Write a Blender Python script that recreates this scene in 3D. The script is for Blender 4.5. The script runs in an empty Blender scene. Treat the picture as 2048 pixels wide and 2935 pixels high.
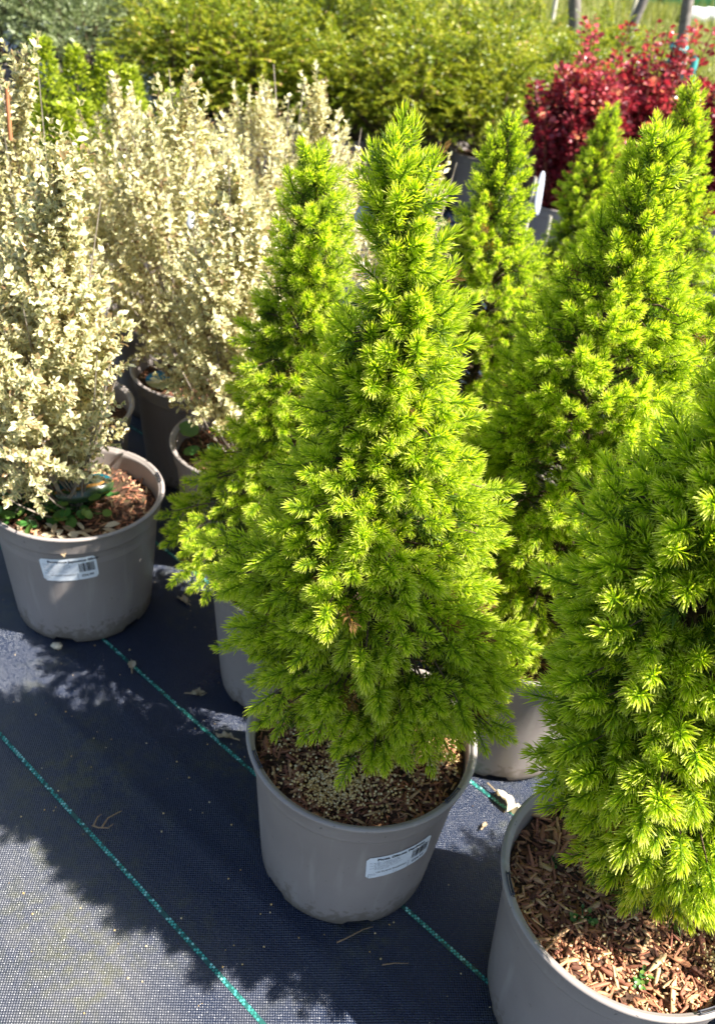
import bpy, math, random
import numpy as np
from mathutils import Matrix, Vector

scene = bpy.context.scene
COL = scene.collection
rng = np.random.default_rng(7)
R_ = math.radians

# ------------------------------------------------------------------ camera
F_PX, W_PX, H_PX = 2520.0, 2048.0, 2935.0
pitch, roll = R_(34.46), R_(7.2)
cam_d = bpy.data.cameras.new('camera')
cam = bpy.data.objects.new('camera', cam_d)
COL.objects.link(cam)
cp, sp, cr, sr = math.cos(pitch), math.sin(pitch), math.cos(roll), math.sin(roll)
fw = Vector((0, cp, -sp)); up0 = Vector((0, sp, cp)); rt0 = Vector((1, 0, 0))
rt = cr * rt0 + sr * up0
up = -sr * rt0 + cr * up0
M = Matrix((rt, up, -fw)).transposed().to_4x4()
M.translation = Vector((0, 0, 1.078))
cam.matrix_world = M
CAMPOS = np.array([0, 0, 1.078])
cam_d.sensor_fit = 'VERTICAL'
cam_d.sensor_height = 24.0
cam_d.lens = 24.0 * F_PX / H_PX
cam_d.clip_start, cam_d.clip_end = 0.05, 600
cam_d.dof.use_dof = True
cam_d.dof.focus_distance = 0.78
cam_d.dof.aperture_fstop = cam_d.lens / 3.6
scene.camera = cam

# ------------------------------------------------------------------ sky and sun
SUN_EL, SUN_AZ = R_(53), R_(-13.5)          # azimuth measured from +X, towards the camera
sdir = Vector((math.cos(SUN_EL) * math.cos(SUN_AZ), math.cos(SUN_EL) * math.sin(SUN_AZ), math.sin(SUN_EL)))
world = bpy.data.worlds.new('World')
scene.world = world
world.use_nodes = True
wn = world.node_tree
bg = wn.nodes['Background']
sky = wn.nodes.new('ShaderNodeTexSky')
sky.sky_type = 'NISHITA'
sky.sun_disc = False
sky.sun_elevation = SUN_EL
sky.sun_rotation = math.pi / 2 - SUN_AZ
wn.links.new(sky.outputs[0], bg.inputs[0])
bg.inputs[1].default_value = 0.062
sun_d = bpy.data.lights.new('sun', 'SUN')
sun_d.energy = 5.0
sun_d.angle = R_(0.53)
sun_d.color = (1.0, 0.95, 0.87)
sun = bpy.data.objects.new('sun', sun_d)
COL.objects.link(sun)
sun.rotation_euler = sdir.to_track_quat('Z', 'Y').to_euler()
sun.location = (6, -1, 9)
scene.view_settings.view_transform = 'Standard'
scene.view_settings.look = 'None'
scene.view_settings.gamma = 1
scene.view_settings.use_curve_mapping = False
scene.view_settings.exposure = 1.95
scene.cycles.max_bounces = 8
scene.cycles.transmission_bounces = 6
scene.cycles.diffuse_bounces = 6

# ------------------------------------------------------------------ helpers
def mesh(name, V, F, mat, attrs=None, smooth=False):
    """V (n,3) array, F (m,3) or (m,4) array or list of face arrays."""
    V = np.asarray(V, np.float32)
    Fs = F if isinstance(F, list) else [F]
    Fs = [np.asarray(f, np.int32) for f in Fs if len(f)]
    me = bpy.data.meshes.new(name)
    me.vertices.add(len(V))
    me.vertices.foreach_set('co', V.ravel())
    idx = np.concatenate([f.ravel() for f in Fs])
    tot = np.concatenate([np.full(len(f), f.shape[1], np.int32) for f in Fs])
    st = np.concatenate([[0], np.cumsum(tot)[:-1]]).astype(np.int32)
    me.loops.add(len(idx))
    me.loops.foreach_set('vertex_index', idx)
    me.polygons.add(len(tot))
    me.polygons.foreach_set('loop_start', st)
    me.polygons.foreach_set('loop_total', tot)
    me.update(calc_edges=True)
    for k, a in (attrs or {}).items():
        at = me.attributes.new(k, 'FLOAT', 'POINT')
        at.data.foreach_set('value', np.asarray(a, np.float32))
    if smooth:
        me.polygons.foreach_set('use_smooth', np.ones(len(tot), bool))
    if mat:
        me.materials.append(mat)
    me.validate()
    return me

def obj(name, me, parent=None, loc=None, kind=None):
    o = bpy.data.objects.new(name, me)
    COL.objects.link(o)
    if parent:
        o.parent = parent
    if loc is not None:
        o.location = loc
    if kind:
        o['kind'] = kind
    return o

def tag(o, label, cat, group=None):
    o['label'] = label
    o['category'] = cat
    if group:
        o['group'] = group
    return o

def thing(name, label, cat, loc=(0, 0, 0), group=None):
    o = bpy.data.objects.new(name, None)
    o.empty_display_size = 0.05
    COL.objects.link(o)
    o.location = loc
    return tag(o, label, cat, group)

def copy_tree(o, parent=None):
    c = o.copy()
    COL.objects.link(c)
    if parent:
        c.parent = parent
    for ch in list(o.children):
        copy_tree(ch, c)
    return c

class Bag:
    """collects triangles with float attributes"""
    def __init__(s, *names):
        s.V, s.F, s.A, s.n, s.names = [], [], {k: [] for k in names}, 0, names
    def add(s, V, F, **a):
        V = np.asarray(V, float).reshape(-1, 3)
        s.V.append(V); s.F.append(np.asarray(F, int) + s.n)
        for k in s.names:
            s.A[k].append(np.broadcast_to(np.asarray(a.get(k, 0.0), float), (len(V),)))
        s.n += len(V)
    def mesh(s, name, mat, smooth=False):
        V = np.concatenate(s.V)
        t = [f for f in s.F if f.shape[1] == 3]; q = [f for f in s.F if f.shape[1] == 4]
        Fs = ([np.concatenate(t)] if t else []) + ([np.concatenate(q)] if q else [])
        return mesh(name, V, Fs, mat, {k: np.concatenate(v) for k, v in s.A.items()}, smooth)

def unit(v):
    v = np.asarray(v, float)
    return v / (np.linalg.norm(v, axis=-1, keepdims=True) + 1e-12)

def frames(d, rnd):
    """rotation matrices whose Z is d (n,3), with a random spin"""
    d = unit(d)
    n = len(d)
    ref = np.where(np.abs(d[:, 2:3]) < 0.9, np.array([[0, 0, 1.0]]), np.array([[1.0, 0, 0]]))
    x = unit(np.cross(ref, d)); y = np.cross(d, x)
    a = rnd.uniform(0, 2 * np.pi, n)[:, None]
    X = np.cos(a) * x + np.sin(a) * y
    Y = np.cross(d, X)
    return np.stack([X, Y, d], -1)

def tube(bag, pts, rad, k=6, **a):
    pts = np.asarray(pts, float); n = len(pts)
    rad = np.broadcast_to(np.asarray(rad, float), (n,))
    t = unit(np.gradient(pts, axis=0))
    ref = np.array([0.3, 0.9, 0.2]) if abs(t[0, 2]) > .7 else np.array([0, 0, 1.0])
    x = unit(np.cross(t, ref)); y = np.cross(t, x)
    an = np.linspace(0, 2 * np.pi, k, endpoint=False)
    V = pts[:, None] + rad[:, None, None] * (np.cos(an)[None, :, None] * x[:, None] + np.sin(an)[None, :, None] * y[:, None])
    i = np.arange(n - 1)[:, None] * k; j = np.arange(k)[None]; j2 = (j + 1) % k
    F = np.stack([i + j, i + j2, i + k + j2, i + k + j], -1).reshape(-1, 4)
    bag.add(V.reshape(-1, 3), F, **a)

def place(bag, var, pos, Rm, sc, rnd_val=None):
    """stamp variants: var = (V,F,attrs)"""
    V, F, A = var
    n = len(pos); m = len(V)
    sc = np.broadcast_to(np.asarray(sc, float), (n,))
    P = np.einsum('nij,mj->nmi', Rm, V) * sc[:, None, None] + np.asarray(pos)[:, None]
    FF = (F[None] + (np.arange(n) * m)[:, None, None]).reshape(-1, F.shape[1])
    at = {k: np.tile(v, n) for k, v in A.items()}
    if rnd_val is not None:
        at['rnd'] = np.repeat(rnd_val, m)
    bag.add(P.reshape(-1, 3), FF, **at)

def interp(tab, z, col):
    t = np.array(tab)[::-1]
    return np.interp(z, t[:, 0], t[:, col])

# ------------------------------------------------------------------ materials
class NT:
    def __init__(s, name):
        s.m = bpy.data.materials.new(name); s.m.use_nodes = True
        s.t = s.m.node_tree; s.n = s.t.nodes
        s.b = s.n['Principled BSDF']; s.out = s.n['Material Output']
    def new(s, t, **kw):
        x = s.n.new(t)
        for k, v in kw.items():
            setattr(x, k, v)
        return x
    def link(s, a, b):
        s.t.links.new(a, b)
    def attr(s, name):
        return s.new('ShaderNodeAttribute', attribute_name=name).outputs['Fac']
    def ramp(s, fac, stops, interp='LINEAR'):
        r = s.new('ShaderNodeValToRGB'); e = r.color_ramp.elements
        r.color_ramp.interpolation = interp
        while len(e) < len(stops):
            e.new(0.5)
        for el, (p, c) in zip(e, stops):
            el.position = p; el.color = (*c, 1) if len(c) == 3 else c
        s.link(fac, r.inputs[0])
        return r.outputs[0]
    def math(s, op, a, b=None, c=None, clamp=False):
        x = s.new('ShaderNodeMath', operation=op, use_clamp=clamp)
        for i, v in enumerate((a, b, c)):
            if v is None: continue
            if isinstance(v, (int, float)): x.inputs[i].default_value = v
            else: s.link(v, x.inputs[i])
        return x.outputs[0]
    def mix(s, f, a, b, blend='MIX'):
        x = s.new('ShaderNodeMix', data_type='RGBA', blend_type=blend)
        for i, v in ((0, f), (6, a), (7, b)):
            if isinstance(v, (int, float)): x.inputs[i].default_value = v
            elif isinstance(v, tuple): x.inputs[i].default_value = (*v, 1)
            else: s.link(v, x.inputs[i])
        return x.outputs[2]
    def noise(s, scale, detail=3, rough=.55, vec=None, dim='3D'):
        x = s.new('ShaderNodeTexNoise', noise_dimensions=dim)
        x.inputs['Scale'].default_value = scale; x.inputs['Detail'].default_value = detail
        x.inputs['Roughness'].default_value = rough
        if vec is not None: s.link(vec, x.inputs['Vector'])
        return x.outputs['Fac']
    def coord(s, which='Object'):
        return s.new('ShaderNodeTexCoord').outputs[which]
    def base(s, c):
        if isinstance(c, tuple): s.b.inputs['Base Color'].default_value = (*c, 1)
        else: s.link(c, s.b.inputs['Base Color'])
    def set(s, rough=.5, spec=.5):
        s.b.inputs['Roughness'].default_value = rough
        s.b.inputs['Specular IOR Level'].default_value = spec
    def bump(s, h, strength=.3, dist=.002):
        x = s.new('ShaderNodeBump'); x.inputs['Strength'].default_value = strength
        x.inputs['Distance'].default_value = dist
        s.link(h, x.inputs['Height']); s.link(x.outputs[0], s.b.inputs['Normal'])
    def translucent(s, col, fac):
        tr = s.new('ShaderNodeBsdfTranslucent'); mx = s.new('ShaderNodeMixShader')
        if isinstance(col, tuple): tr.inputs[0].default_value = (*col, 1)
        else: s.link(col, tr.inputs[0])
        mx.inputs[0].default_value = fac
        s.link(s.b.outputs[0], mx.inputs[1]); s.link(tr.outputs[0], mx.inputs[2])
        s.link(mx.outputs[0], s.out.inputs[0])

def needle_mat():
    k = NT('spruce_needle')
    t = k.attr('t'); r = k.attr('rnd')
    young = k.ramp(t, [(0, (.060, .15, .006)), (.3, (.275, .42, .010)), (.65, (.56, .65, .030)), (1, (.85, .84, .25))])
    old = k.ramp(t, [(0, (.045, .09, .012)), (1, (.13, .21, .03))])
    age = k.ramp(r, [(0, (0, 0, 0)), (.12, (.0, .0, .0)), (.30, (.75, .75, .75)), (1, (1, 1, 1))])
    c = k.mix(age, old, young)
    br = k.ramp(r, [(0, (0, 0, 0)), (.205, (1, 1, 1)), (.228, (0, 0, 0))], 'CONSTANT')
    c = k.mix(br, c, (.20, .11, .04))
    k.base(c); k.set(.5, .32)
    k.translucent(k.mix(1.0, c, (1.30, 1.35, .45), 'MULTIPLY'), .56)
    return k.m

def leaf_mat(name, ramp, fac=.35, rough=.45, spec=.4, tmul=(1.2, 1.2, .6), attr='rnd'):
    k = NT(name)
    c = k.ramp(k.attr(attr), ramp)
    k.base(c); k.set(rough, spec)
    k.translucent(k.mix(1.0, c, tmul, 'MULTIPLY'), fac)
    return k.m

def variegated_mat():
    k = NT('variegated_leaf')
    u = k.attr('u'); r = k.attr('rnd')
    n = k.noise(160, 2)
    e = k.math('ADD', u, k.math('MULTIPLY', k.math('SUBTRACT', n, .5), .9))
    e2 = k.math('ADD', e, k.math('MULTIPLY', k.math('SUBTRACT', r, .5), .55))
    edge = k.ramp(e2, [(.24, (0, 0, 0)), (.46, (1, 1, 1))])
    cream = k.ramp(r, [(0, (.28, .15, .07)), (.11, (.50, .34, .17)), (.20, (.66, .57, .30)), (.6, (.75, .69, .37)), (1, (.79, .75, .48))])
    green = k.ramp(r, [(0, (.20, .15, .07)), (.12, (.20, .23, .09)), (.5, (.16, .22, .08)), (1, (.30, .35, .16))])
    c = k.mix(edge, green, cream)
    k.base(c); k.set(.38, .45)
    k.translucent(k.mix(1.0, c, (1, .98, .75), 'MULTIPLY'), .30)
    return k.m

def bark_mat(name, a, b, scale=30):
    k = NT(name)
    n = k.noise(scale, 4, vec=k.coord())
    k.base(k.ramp(n, [(.3, a), (.7, b)])); k.set(.85, .2); k.bump(n, .5, .003)
    return k.m

def chip_mat():
    k = NT('bark_chip')
    oi = k.new('ShaderNodeObjectInfo')
    r = k.math('FRACT', k.math('ADD', oi.outputs['Random'], k.attr('rnd')))
    mp = k.new('ShaderNodeMapping'); mp.inputs['Scale'].default_value = (90, 700, 700)
    k.link(k.coord(), mp.inputs[0])
    g = k.noise(1, 3, vec=mp.outputs[0])
    c = k.ramp(r, [(0, (.10, .044, .028)), (.16, (.27, .110, .062)), (.42, (.44, .205, .105)), (.60, (.38, .155, .10)), (.8, (.56, .32, .165)), (1, (.68, .47, .26))])
    c = k.mix(1.0, c, k.ramp(g, [(.3, (.55, .52, .5)), (.7, (1.15, 1.12, 1.1))]), 'MULTIPLY')
    k.base(c); k.set(.8, .25); k.bump(g, .5, .001)
    return k.m

def soil_mat():
    k = NT('potting_soil')
    co = k.coord()
    n = k.noise(140, 5, .65, co); n2 = k.noise(30, 3, .5, co)
    c = k.ramp(n, [(.3, (.018, .011, .008)), (.5, (.06, .032, .02)), (.72, (.17, .09, .055))])
    c = k.mix(k.ramp(n2, [(.55, (0, 0, 0)), (.7, (.5, .5, .5))]), c, (.05, .06, .02))
    k.base(c); k.set(.9, .2); k.bump(n, .9, .004)
    return k.m

def pot_mat():
    k = NT('taupe_plastic')
    co = k.coord()
    sep = k.new('ShaderNodeSeparateXYZ'); k.link(co, sep.inputs[0])
    n = k.noise(14, 5, .6, co); sp_ = k.noise(210, 2, .5, co); big = k.noise(5, 3, .5, co)
    c = k.ramp(big, [(.35, (.25, .216, .198)), (.65, (.30, .262, .242))])
    z = k.math('MULTIPLY', sep.outputs[2], 22.0)
    dirt = k.math('SUBTRACT', k.math('MULTIPLY', n, 1.35), z, clamp=True)
    c = k.mix(k.math('MULTIPLY', dirt, .85), c, (.055, .050, .030))
    sm = k.ramp(sp_, [(.245, (1, 1, 1)), (.265, (0, 0, 0))])
    c = k.mix(k.math('MULTIPLY', sm, .7), c, (.03, .025, .02))
    spl = k.noise(120, 3, .6, co)
    zz = k.math('MULTIPLY', sep.outputs[2], 6.5)
    sm2 = k.ramp(k.math('SUBTRACT', k.math('ADD', spl, k.math('MULTIPLY', n, .35)), zz), [(.46, (0, 0, 0)), (.54, (1, 1, 1))])
    c = k.mix(k.math('MULTIPLY', sm2, .55), c, (.13, .105, .075))
    mps = k.new('ShaderNodeMapping'); mps.inputs['Scale'].default_value = (55, 55, 3.5); k.link(co, mps.inputs[0])
    run = k.noise(1, 3, .55, mps.outputs[0])
    c = k.mix(k.ramp(run, [(.58, (0, 0, 0)), (.74, (.35, .35, .35))]), c, (.42, .39, .35))
    st = k.noise(9, 6, .75, co)
    c = k.mix(k.ramp(st, [(.56, (0, 0, 0)), (.76, (.30, .30, .30))]), c, (.36, .34, .31))
    k.base(c)
    rr = k.ramp(n, [(.3, (.36, .36, .36)), (.7, (.52, .52, .52))])
    k.link(rr, k.b.inputs['Roughness']); k.b.inputs['Specular IOR Level'].default_value = .45
    k.bump(sp_, .06, .001)
    return k.m

def plain(name, c, rough=.5, spec=.4, var=.0, scale=40):
    k = NT(name)
    if var:
        n = k.noise(scale, 4, vec=k.coord())
        k.base(k.ramp(n, [(.3, tuple(x * (1 - var) for x in c)), (.7, tuple(min(1, x * (1 + var)) for x in c))]))
    else:
        k.base(c)
    k.set(rough, spec)
    return k.m

def fabric_mat():
    k = NT('woven_weed_fabric')
    co = k.coord()
    mp = k.new('ShaderNodeMapping'); mp.inputs['Rotation'].default_value = (0, 0, R_(38.5))
    k.link(co, mp.inputs[0]); v = mp.outputs[0]
    sep = k.new('ShaderNodeSeparateXYZ'); k.link(v, sep.inputs[0])
    PER = 0.0042
    def wave(s, ph=0.0):
        return k.math('SINE', k.math('ADD', k.math('MULTIPLY', s, 2 * math.pi / PER), ph))
    wx, wy = wave(sep.outputs[0]), wave(sep.outputs[1])
    weave = k.math('MULTIPLY', wx, wy)                       # over / under checks
    h = k.math('ADD', k.math('MULTIPLY', weave, .5), .5)
    h = k.math('MULTIPLY', h, k.ramp(k.noise(260, 2, .5, co), [(.3, (.55, .55, .55)), (.6, (1, 1, 1))]))
    n1 = k.noise(7, 6, .62, co); n2 = k.noise(70, 4, .6, co); n3 = k.noise(2.2, 4, .55, co); n4 = k.noise(420, 2, .5, co)
    mpl = k.new('ShaderNodeMapping'); mpl.inputs['Scale'].default_value = (2.2, 45, 1)
    k.link(v, mpl.inputs[0]); stre = k.noise(1, 4, .6, mpl.outputs[0])
    c = k.mix(h, (.002, .006, .020), (.006, .018, .054))
    dust = k.math('MULTIPLY', k.ramp(n1, [(.34, (.25, .25, .25)), (.68, (1, 1, 1))]), k.ramp(stre, [(.3, (.6, .6, .6)), (.7, (1, 1, 1))]))
    dw = k.math('MULTIPLY', dust, k.math('ADD', k.math('MULTIPLY', h, .55), .10))
    lit_side = k.math('ADD', k.math('MULTIPLY', sep.outputs[1], -1.0), k.math('MULTIPLY', n3, .25))
    lit_mask = k.ramp(k.math('ADD', k.math('MULTIPLY', lit_side, 2.0), 1.0), [(.36, (.10, .10, .10)), (.68, (1, 1, 1))])  # dust strengthened towards the sunlit corner, painting sun against shade into the colour
    c = k.mix(k.math('MULTIPLY', dw, lit_mask), c, (.25, .232, .20))
    # algae: yellow green crust in patches
    al = k.math('MULTIPLY', k.ramp(k.noise(4.5, 4, .55, co), [(.48, (0, 0, 0)), (.64, (1, 1, 1))]), k.ramp(n2, [(.42, (0, 0, 0)), (.62, (1, 1, 1))]))
    c = k.mix(k.math('MULTIPLY', al, .5), c, (.075, .075, .022))
    # white grit
    g = k.ramp(n4, [(.755, (0, 0, 0)), (.78, (1, 1, 1))])
    c = k.mix(k.math('MULTIPLY', g, .6), c, (.4, .4, .38))
    k.base(c)
    k.link(k.ramp(n1, [(.3, (.26, .26, .26)), (.7, (.42, .42, .42))]), k.b.inputs['Roughness'])
    k.b.inputs['Specular IOR Level'].default_value = .48
    k.bump(k.math('ADD', h, k.math('MULTIPLY', n2, .5)), .9, .0016)
    return k.m

def ground_mat():
    k = NT('dry_grass_ground')
    co = k.coord()
    n = k.noise(.5, 6, .6, co); n2 = k.noise(9, 5, .7, co)
    c = k.ramp(n, [(.35, (.09, .12, .02)), (.6, (.20, .20, .06))])
    c = k.mix(1.0, c, k.ramp(n2, [(.3, (.45, .45, .4)), (.7, (1.3, 1.25, 1.2))]), 'MULTIPLY')
    k.base(c); k.set(.95, .1); k.bump(n2, 1, .05)
    return k.m

M_NEEDLE = needle_mat()
M_VAR = variegated_mat()
M_TWIG = bark_mat('brown_twig', (.055, .035, .022), (.14, .095, .06), 60)
M_PALE_TWIG = bark_mat('grey_twig', (.16, .13, .10), (.34, .29, .24), 60)
M_CHIP = chip_mat()
M_SOIL = soil_mat()
M_POT = pot_mat()
M_CLIP = plain('dark_clip', (.05, .05, .06), .5)
M_LABEL = plain('white_label', (.76, .80, .84), .35, .4, .04, 60)
M_INK = plain('black_ink', (.02, .02, .025), .6)
M_INKG = plain('grey_ink', (.22, .23, .26), .6)
M_FABRIC = fabric_mat()
M_LINE = plain('green_tape', (.06, .38, .31), .4, .5, .25, 300)
M_LINE2 = plain('pale_green_tape', (.26, .60, .53), .4, .5, .3, 300)
M_PELLET = leaf_mat('fertiliser_pellet', [(0, (.50, .30, .09)), (.5, (.70, .49, .20)), (1, (.82, .66, .38))], .05, .4, .5)
M_HEDGE = leaf_mat('hedge_leaf', [(0, (.03, .06, .006)), (.35, (.13, .185, .010)), (.75, (.33, .345, .022)), (.93, (.48, .46, .06)), (.96, (.52, .28, .13)), (1, (.58, .38, .22))], .42, .40, .5)
M_GREYG = leaf_mat('grey_green_leaf', [(0, (.08, .11, .045)), (.5, (.22, .27, .12)), (1, (.42, .47, .28))], .3, .3, .6, (1.1, 1.15, .8))
M_BRIGHT = leaf_mat('bright_green_leaf', [(0, (.13, .19, .014)), (.5, (.32, .40, .025)), (1, (.54, .58, .09))], .42, .4, .45)
M_RED = leaf_mat('red_leaf', [(0, (.045, .009, .012)), (.36, (.14, .014, .022)), (.66, (.33, .032, .050)), (.88, (.54, .13, .13)), (1, (.54, .22, .10))], .35, .30, .6, (1.35, .8, .8))
M_OLIVE = leaf_mat('olive_hedge_leaf', [(0, (.07, .10, .015)), (.5, (.19, .21, .03)), (1, (.34, .34, .08))], .4, .45, .4)
M_WEED = leaf_mat('weed_leaf', [(0, (.03, .10, .02)), (.6, (.06, .18, .035)), (1, (.16, .26, .05))], .3, .4, .5)
M_DRY = leaf_mat('dry_leaf', [(0, (.30, .20, .11)), (.5, (.50, .40, .25)), (1, (.62, .55, .40))], .2, .6, .3, (1, .9, .7))
M_STEM = plain('tree_bark', (.17, .15, .13), .85, .2, .35, 40)
M_TEALTIE = plain('teal_tie', (.05, .30, .28), .5)
M_TAGW = plain('white_tag', (.42, .45, .52), .4, .4)
M_GRASS = leaf_mat('dry_grass_blade', [(0, (.10, .14, .02)), (.6, (.24, .25, .07)), (1, (.38, .36, .15))], .35, .6, .2)

# ------------------------------------------------------------------ setting: ground sheets
me = mesh('ground', [(-150, -60, 0), (150, -60, 0), (150, 200, 0), (-150, 200, 0)], np.array([[0, 1, 2, 3]]), ground_mat())
obj('ground', me, kind='structure')
gx = np.unique(np.concatenate([np.linspace(-4.2, 4.6, 70), np.linspace(-.7, .5, 130)]))
gy = np.unique(np.concatenate([np.linspace(-1.5, 8.2, 70), np.linspace(.3, 1.3, 120)]))
X, Y = np.meshgrid(gx, gy)
def fabric_z(x, y):
    s = x * .623 + y * .783
    crease = .0022 * np.exp(-((y * .783 + x * .622 - .475 - .02 * np.sin(x * 3)) / .012) ** 2) + .0016 * np.exp(-((y * .783 + x * .622 - .52 + .015 * np.sin(x * 4)) / .010) ** 2)
    return .004 + crease + .0022 * (np.sin(s * 9.0 + 2 * np.sin(x * 2.1)) + 1) * (np.sin(x * 3.1 - y * 2.3) * .5 + .5)
Z = fabric_z(X, Y)
V = np.stack([X, Y, Z], -1).reshape(-1, 3)
i = np.arange(len(gy) - 1)[:, None] * len(gx) + np.arange(len(gx) - 1)[None]
F = np.stack([i, i + 1, i + 1 + len(gx), i + len(gx)], -1).reshape(-1, 4)
obj('weed_fabric', mesh('weed_fabric', V, F, M_FABRIC, smooth=True), kind='structure')
# marker lines woven into the fabric: two rows of small green checks each
du, nu = np.array([.783, -.622]), np.array([.622, .783])
lines = Bag(); lines2 = Bag()
for off in (.370, .600, .830, 1.06, 1.29, 1.52):
    t = np.arange(-1.9, 1.15 if off < .7 else .5, .0025)
    for row in (0, 1):
        tt = t[row % 2::2] + rng.normal(0, .00012, len(t[row % 2::2]))
        w = .00145
        keep = rng.random(len(tt)) > .015
        tt = tt[keep]
        ctr = tt[:, None] * du + (off + (row - .5) * .0027 + .0006 * np.sin(tt * 9))[:, None] * nu
        for sgn, bag in ((0, lines), (1, lines2)):
            sel = (rng.random(len(tt)) < .38) == bool(sgn)
            cc = ctr[sel]
            q = np.stack([cc - du * w - nu * .0013, cc + du * w - nu * .0013, cc + du * w + nu * .0013, cc - du * w + nu * .0013], 1).reshape(-1, 2)
            z = fabric_z(q[:, 0], q[:, 1]) + .0012
            bag.add(np.c_[q, z], np.arange(len(q)).reshape(-1, 4))
M_LINE0 = plain('dark_green_tape', (.012, .075, .066), .4, .5, .3, 300)
bk = Bag()
for off in (.370, .600, .830, 1.06, 1.29, 1.52):
    t = np.arange(-1.9, 1.15 if off < .7 else .5, .02)
    cc = t[:, None] * du + (off + .0006 * np.sin(t * 9))[:, None] * nu
    q = np.concatenate([cc - nu * .0030, cc + nu * .0030])
    m = len(t); j = np.arange(m - 1)
    bk.add(np.c_[q, fabric_z(q[:, 0], q[:, 1]) + .0007], np.stack([j, j + 1, m + j + 1, m + j], -1))
obj('green_marker_line', bk.mesh('marker0', M_LINE0), kind='structure')
obj('green_marker_line', lines.mesh('marker', M_LINE), kind='structure')
obj('green_marker_line', lines2.mesh('marker2', M_LINE2), kind='structure')

# ------------------------------------------------------------------ pots
def pot_mesh(soil_z, notch0=0.0):
    prof = [(.1110, .000), (.1136, .004), (.1150, .014), (.1230, .110), (.1304, .199), (.1312, .2012), (.1345, .2040), (.1354, .2075),
            (.1376, .2290), (.1392, .2318), (.1420, .2338), (.1426, .2360), (.1418, .2380), (.1386, .2386), (.1368, .2382),
            (.1360, .2355), (.1336, .2350), (.1322, .2335), (.1316, .2290), (.1290, soil_z - .02)]
    n = 112
    a = np.linspace(0, 2 * np.pi, n, endpoint=False)
    P = np.array(prof)
    V = np.stack([P[:, 0, None] * np.cos(a), P[:, 0, None] * np.sin(a), np.repeat(P[:, 1, None], n, 1)], -1)
    ang = (np.degrees(a) - notch0) % 60
    notch = (ang > 14) & (ang < 31)
    V[0, notch, 2] = .0095; V[1, notch, 2] = .0105
    V[0, :, 2] += .0005; 
    k = len(prof)
    i = np.arange(k - 1)[:, None] * n; j = np.arange(n)[None]; j2 = (j + 1) % n
    F = np.stack([i + j, i + j2, i + n + j2, i + n + j], -1).reshape(-1, 4)
    V = V.reshape(-1, 3)
    # floor of the pot
    c0 = len(V)
    ring = np.stack([.1095 * np.cos(a), .1095 * np.sin(a), np.full(n, .0045)], -1)
    V = np.concatenate([V, ring, [[0, 0, .0045]]])
    jj = np.arange(n)
    T = np.stack([c0 + jj, c0 + (jj + 1) % n, np.full(n, c0 + n)], -1)
    return mesh('pot', V, [F, T[:, ::-1]], M_POT, smooth=True)

def clip_mesh(a0, span=.20):
    b = Bag()
    a = np.linspace(a0 - span / 2, a0 + span / 2, 9)
    def wall(r0, r1, z0, z1, aa):
        n = len(aa)
        ring = [np.stack([r * np.cos(aa), r * np.sin(aa), np.full(n, z)], -1) for r, z in ((r0, z0), (r0, z1), (r1, z1), (r1, z0))]
        V = np.concatenate(ring)
        F = []
        for q in range(4):
            q2 = (q + 1) % 4
            for m in range(n - 1):
                F.append((q * n + m, q * n + m + 1, q2 * n + m + 1, q2 * n + m))
        F += [(0, n, 2 * n, 3 * n), (n - 1, 4 * n - 1, 3 * n - 1, 2 * n - 1)]
        b.add(V, np.array(F))
    wall(.1345, .1353, .2365, .2412, a)
    wall(.1378, .1386, .2388, .2412, a)
    for e in (a[:2], a[-2:]):
        e2 = np.array([e.mean() - .004, e.mean() + .004])
        wall(.1353, .1378, .2387, .2411, e2)
    return b.mesh('rim_clip', M_CLIP)

def soil_fn(x, y, s):
    return .004 * np.sin(x * 47 + s) * np.cos(y * 39 + 2 * s) + .003 * np.sin(x * 110 + y * 80 + s)

def soil_mesh(z, seed, r=.1292):
    n, m = 14, 48
    rr = np.linspace(0, 1, n)[1:] * r
    a = np.linspace(0, 2 * np.pi, m, endpoint=False)
    x = (rr[:, None] * np.cos(a)).ravel(); y = (rr[:, None] * np.sin(a)).ravel()
    V = np.concatenate([[[0, 0, z]], np.c_[x, y, z + soil_fn(x, y, seed)]])
    T = np.array([(0, 1 + j, 1 + (j + 1) % m) for j in range(m)])
    i = 1 + np.arange(n - 2)[:, None] * m; j = np.arange(m)[None]; j2 = (j + 1) % m
    F = np.stack([i + j, i + m + j, i + m + j2, i + j2], -1).reshape(-1, 4)
    return mesh('potting_mix', V, [T, F], M_SOIL, smooth=True)

def chip_variant(rnd):
    L, w, t = rnd.uniform(.010, .030), rnd.uniform(.0018, .0056), rnd.uniform(.0008, .0022)
    V = []
    for u, k in ((-.5, rnd.uniform(.15, .9)), (-.1, 1), (.25, rnd.uniform(.7, 1.1)), (.5, rnd.uniform(.05, .8))):
        for sx, sz in ((-1, -1), (1, -1), (1, 1), (-1, 1)):
            V.append((u * L + rnd.normal(0, .0006), sx * w * k / 2 + rnd.normal(0, .0003), sz * t / 2 + .002 * math.sin(u * 2.5) * rnd.uniform(-1, 1)))
    F = [(0, 3, 2, 1), (12, 13, 14, 15)]
    for s in range(3):
        b = s * 4
        for q in range(4):
            F.append((b + q, b + (q + 1) % 4, b + 4 + (q + 1) % 4, b + 4 + q))
    return np.array(V), np.array(F), {'rnd': np.zeros(16)}
CHIPS = [chip_variant(rng) for _ in range(14)]
CHIP_ME = [mesh('bark_chip', v, f, M_CHIP, a) for v, f, a in CHIPS]

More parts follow.
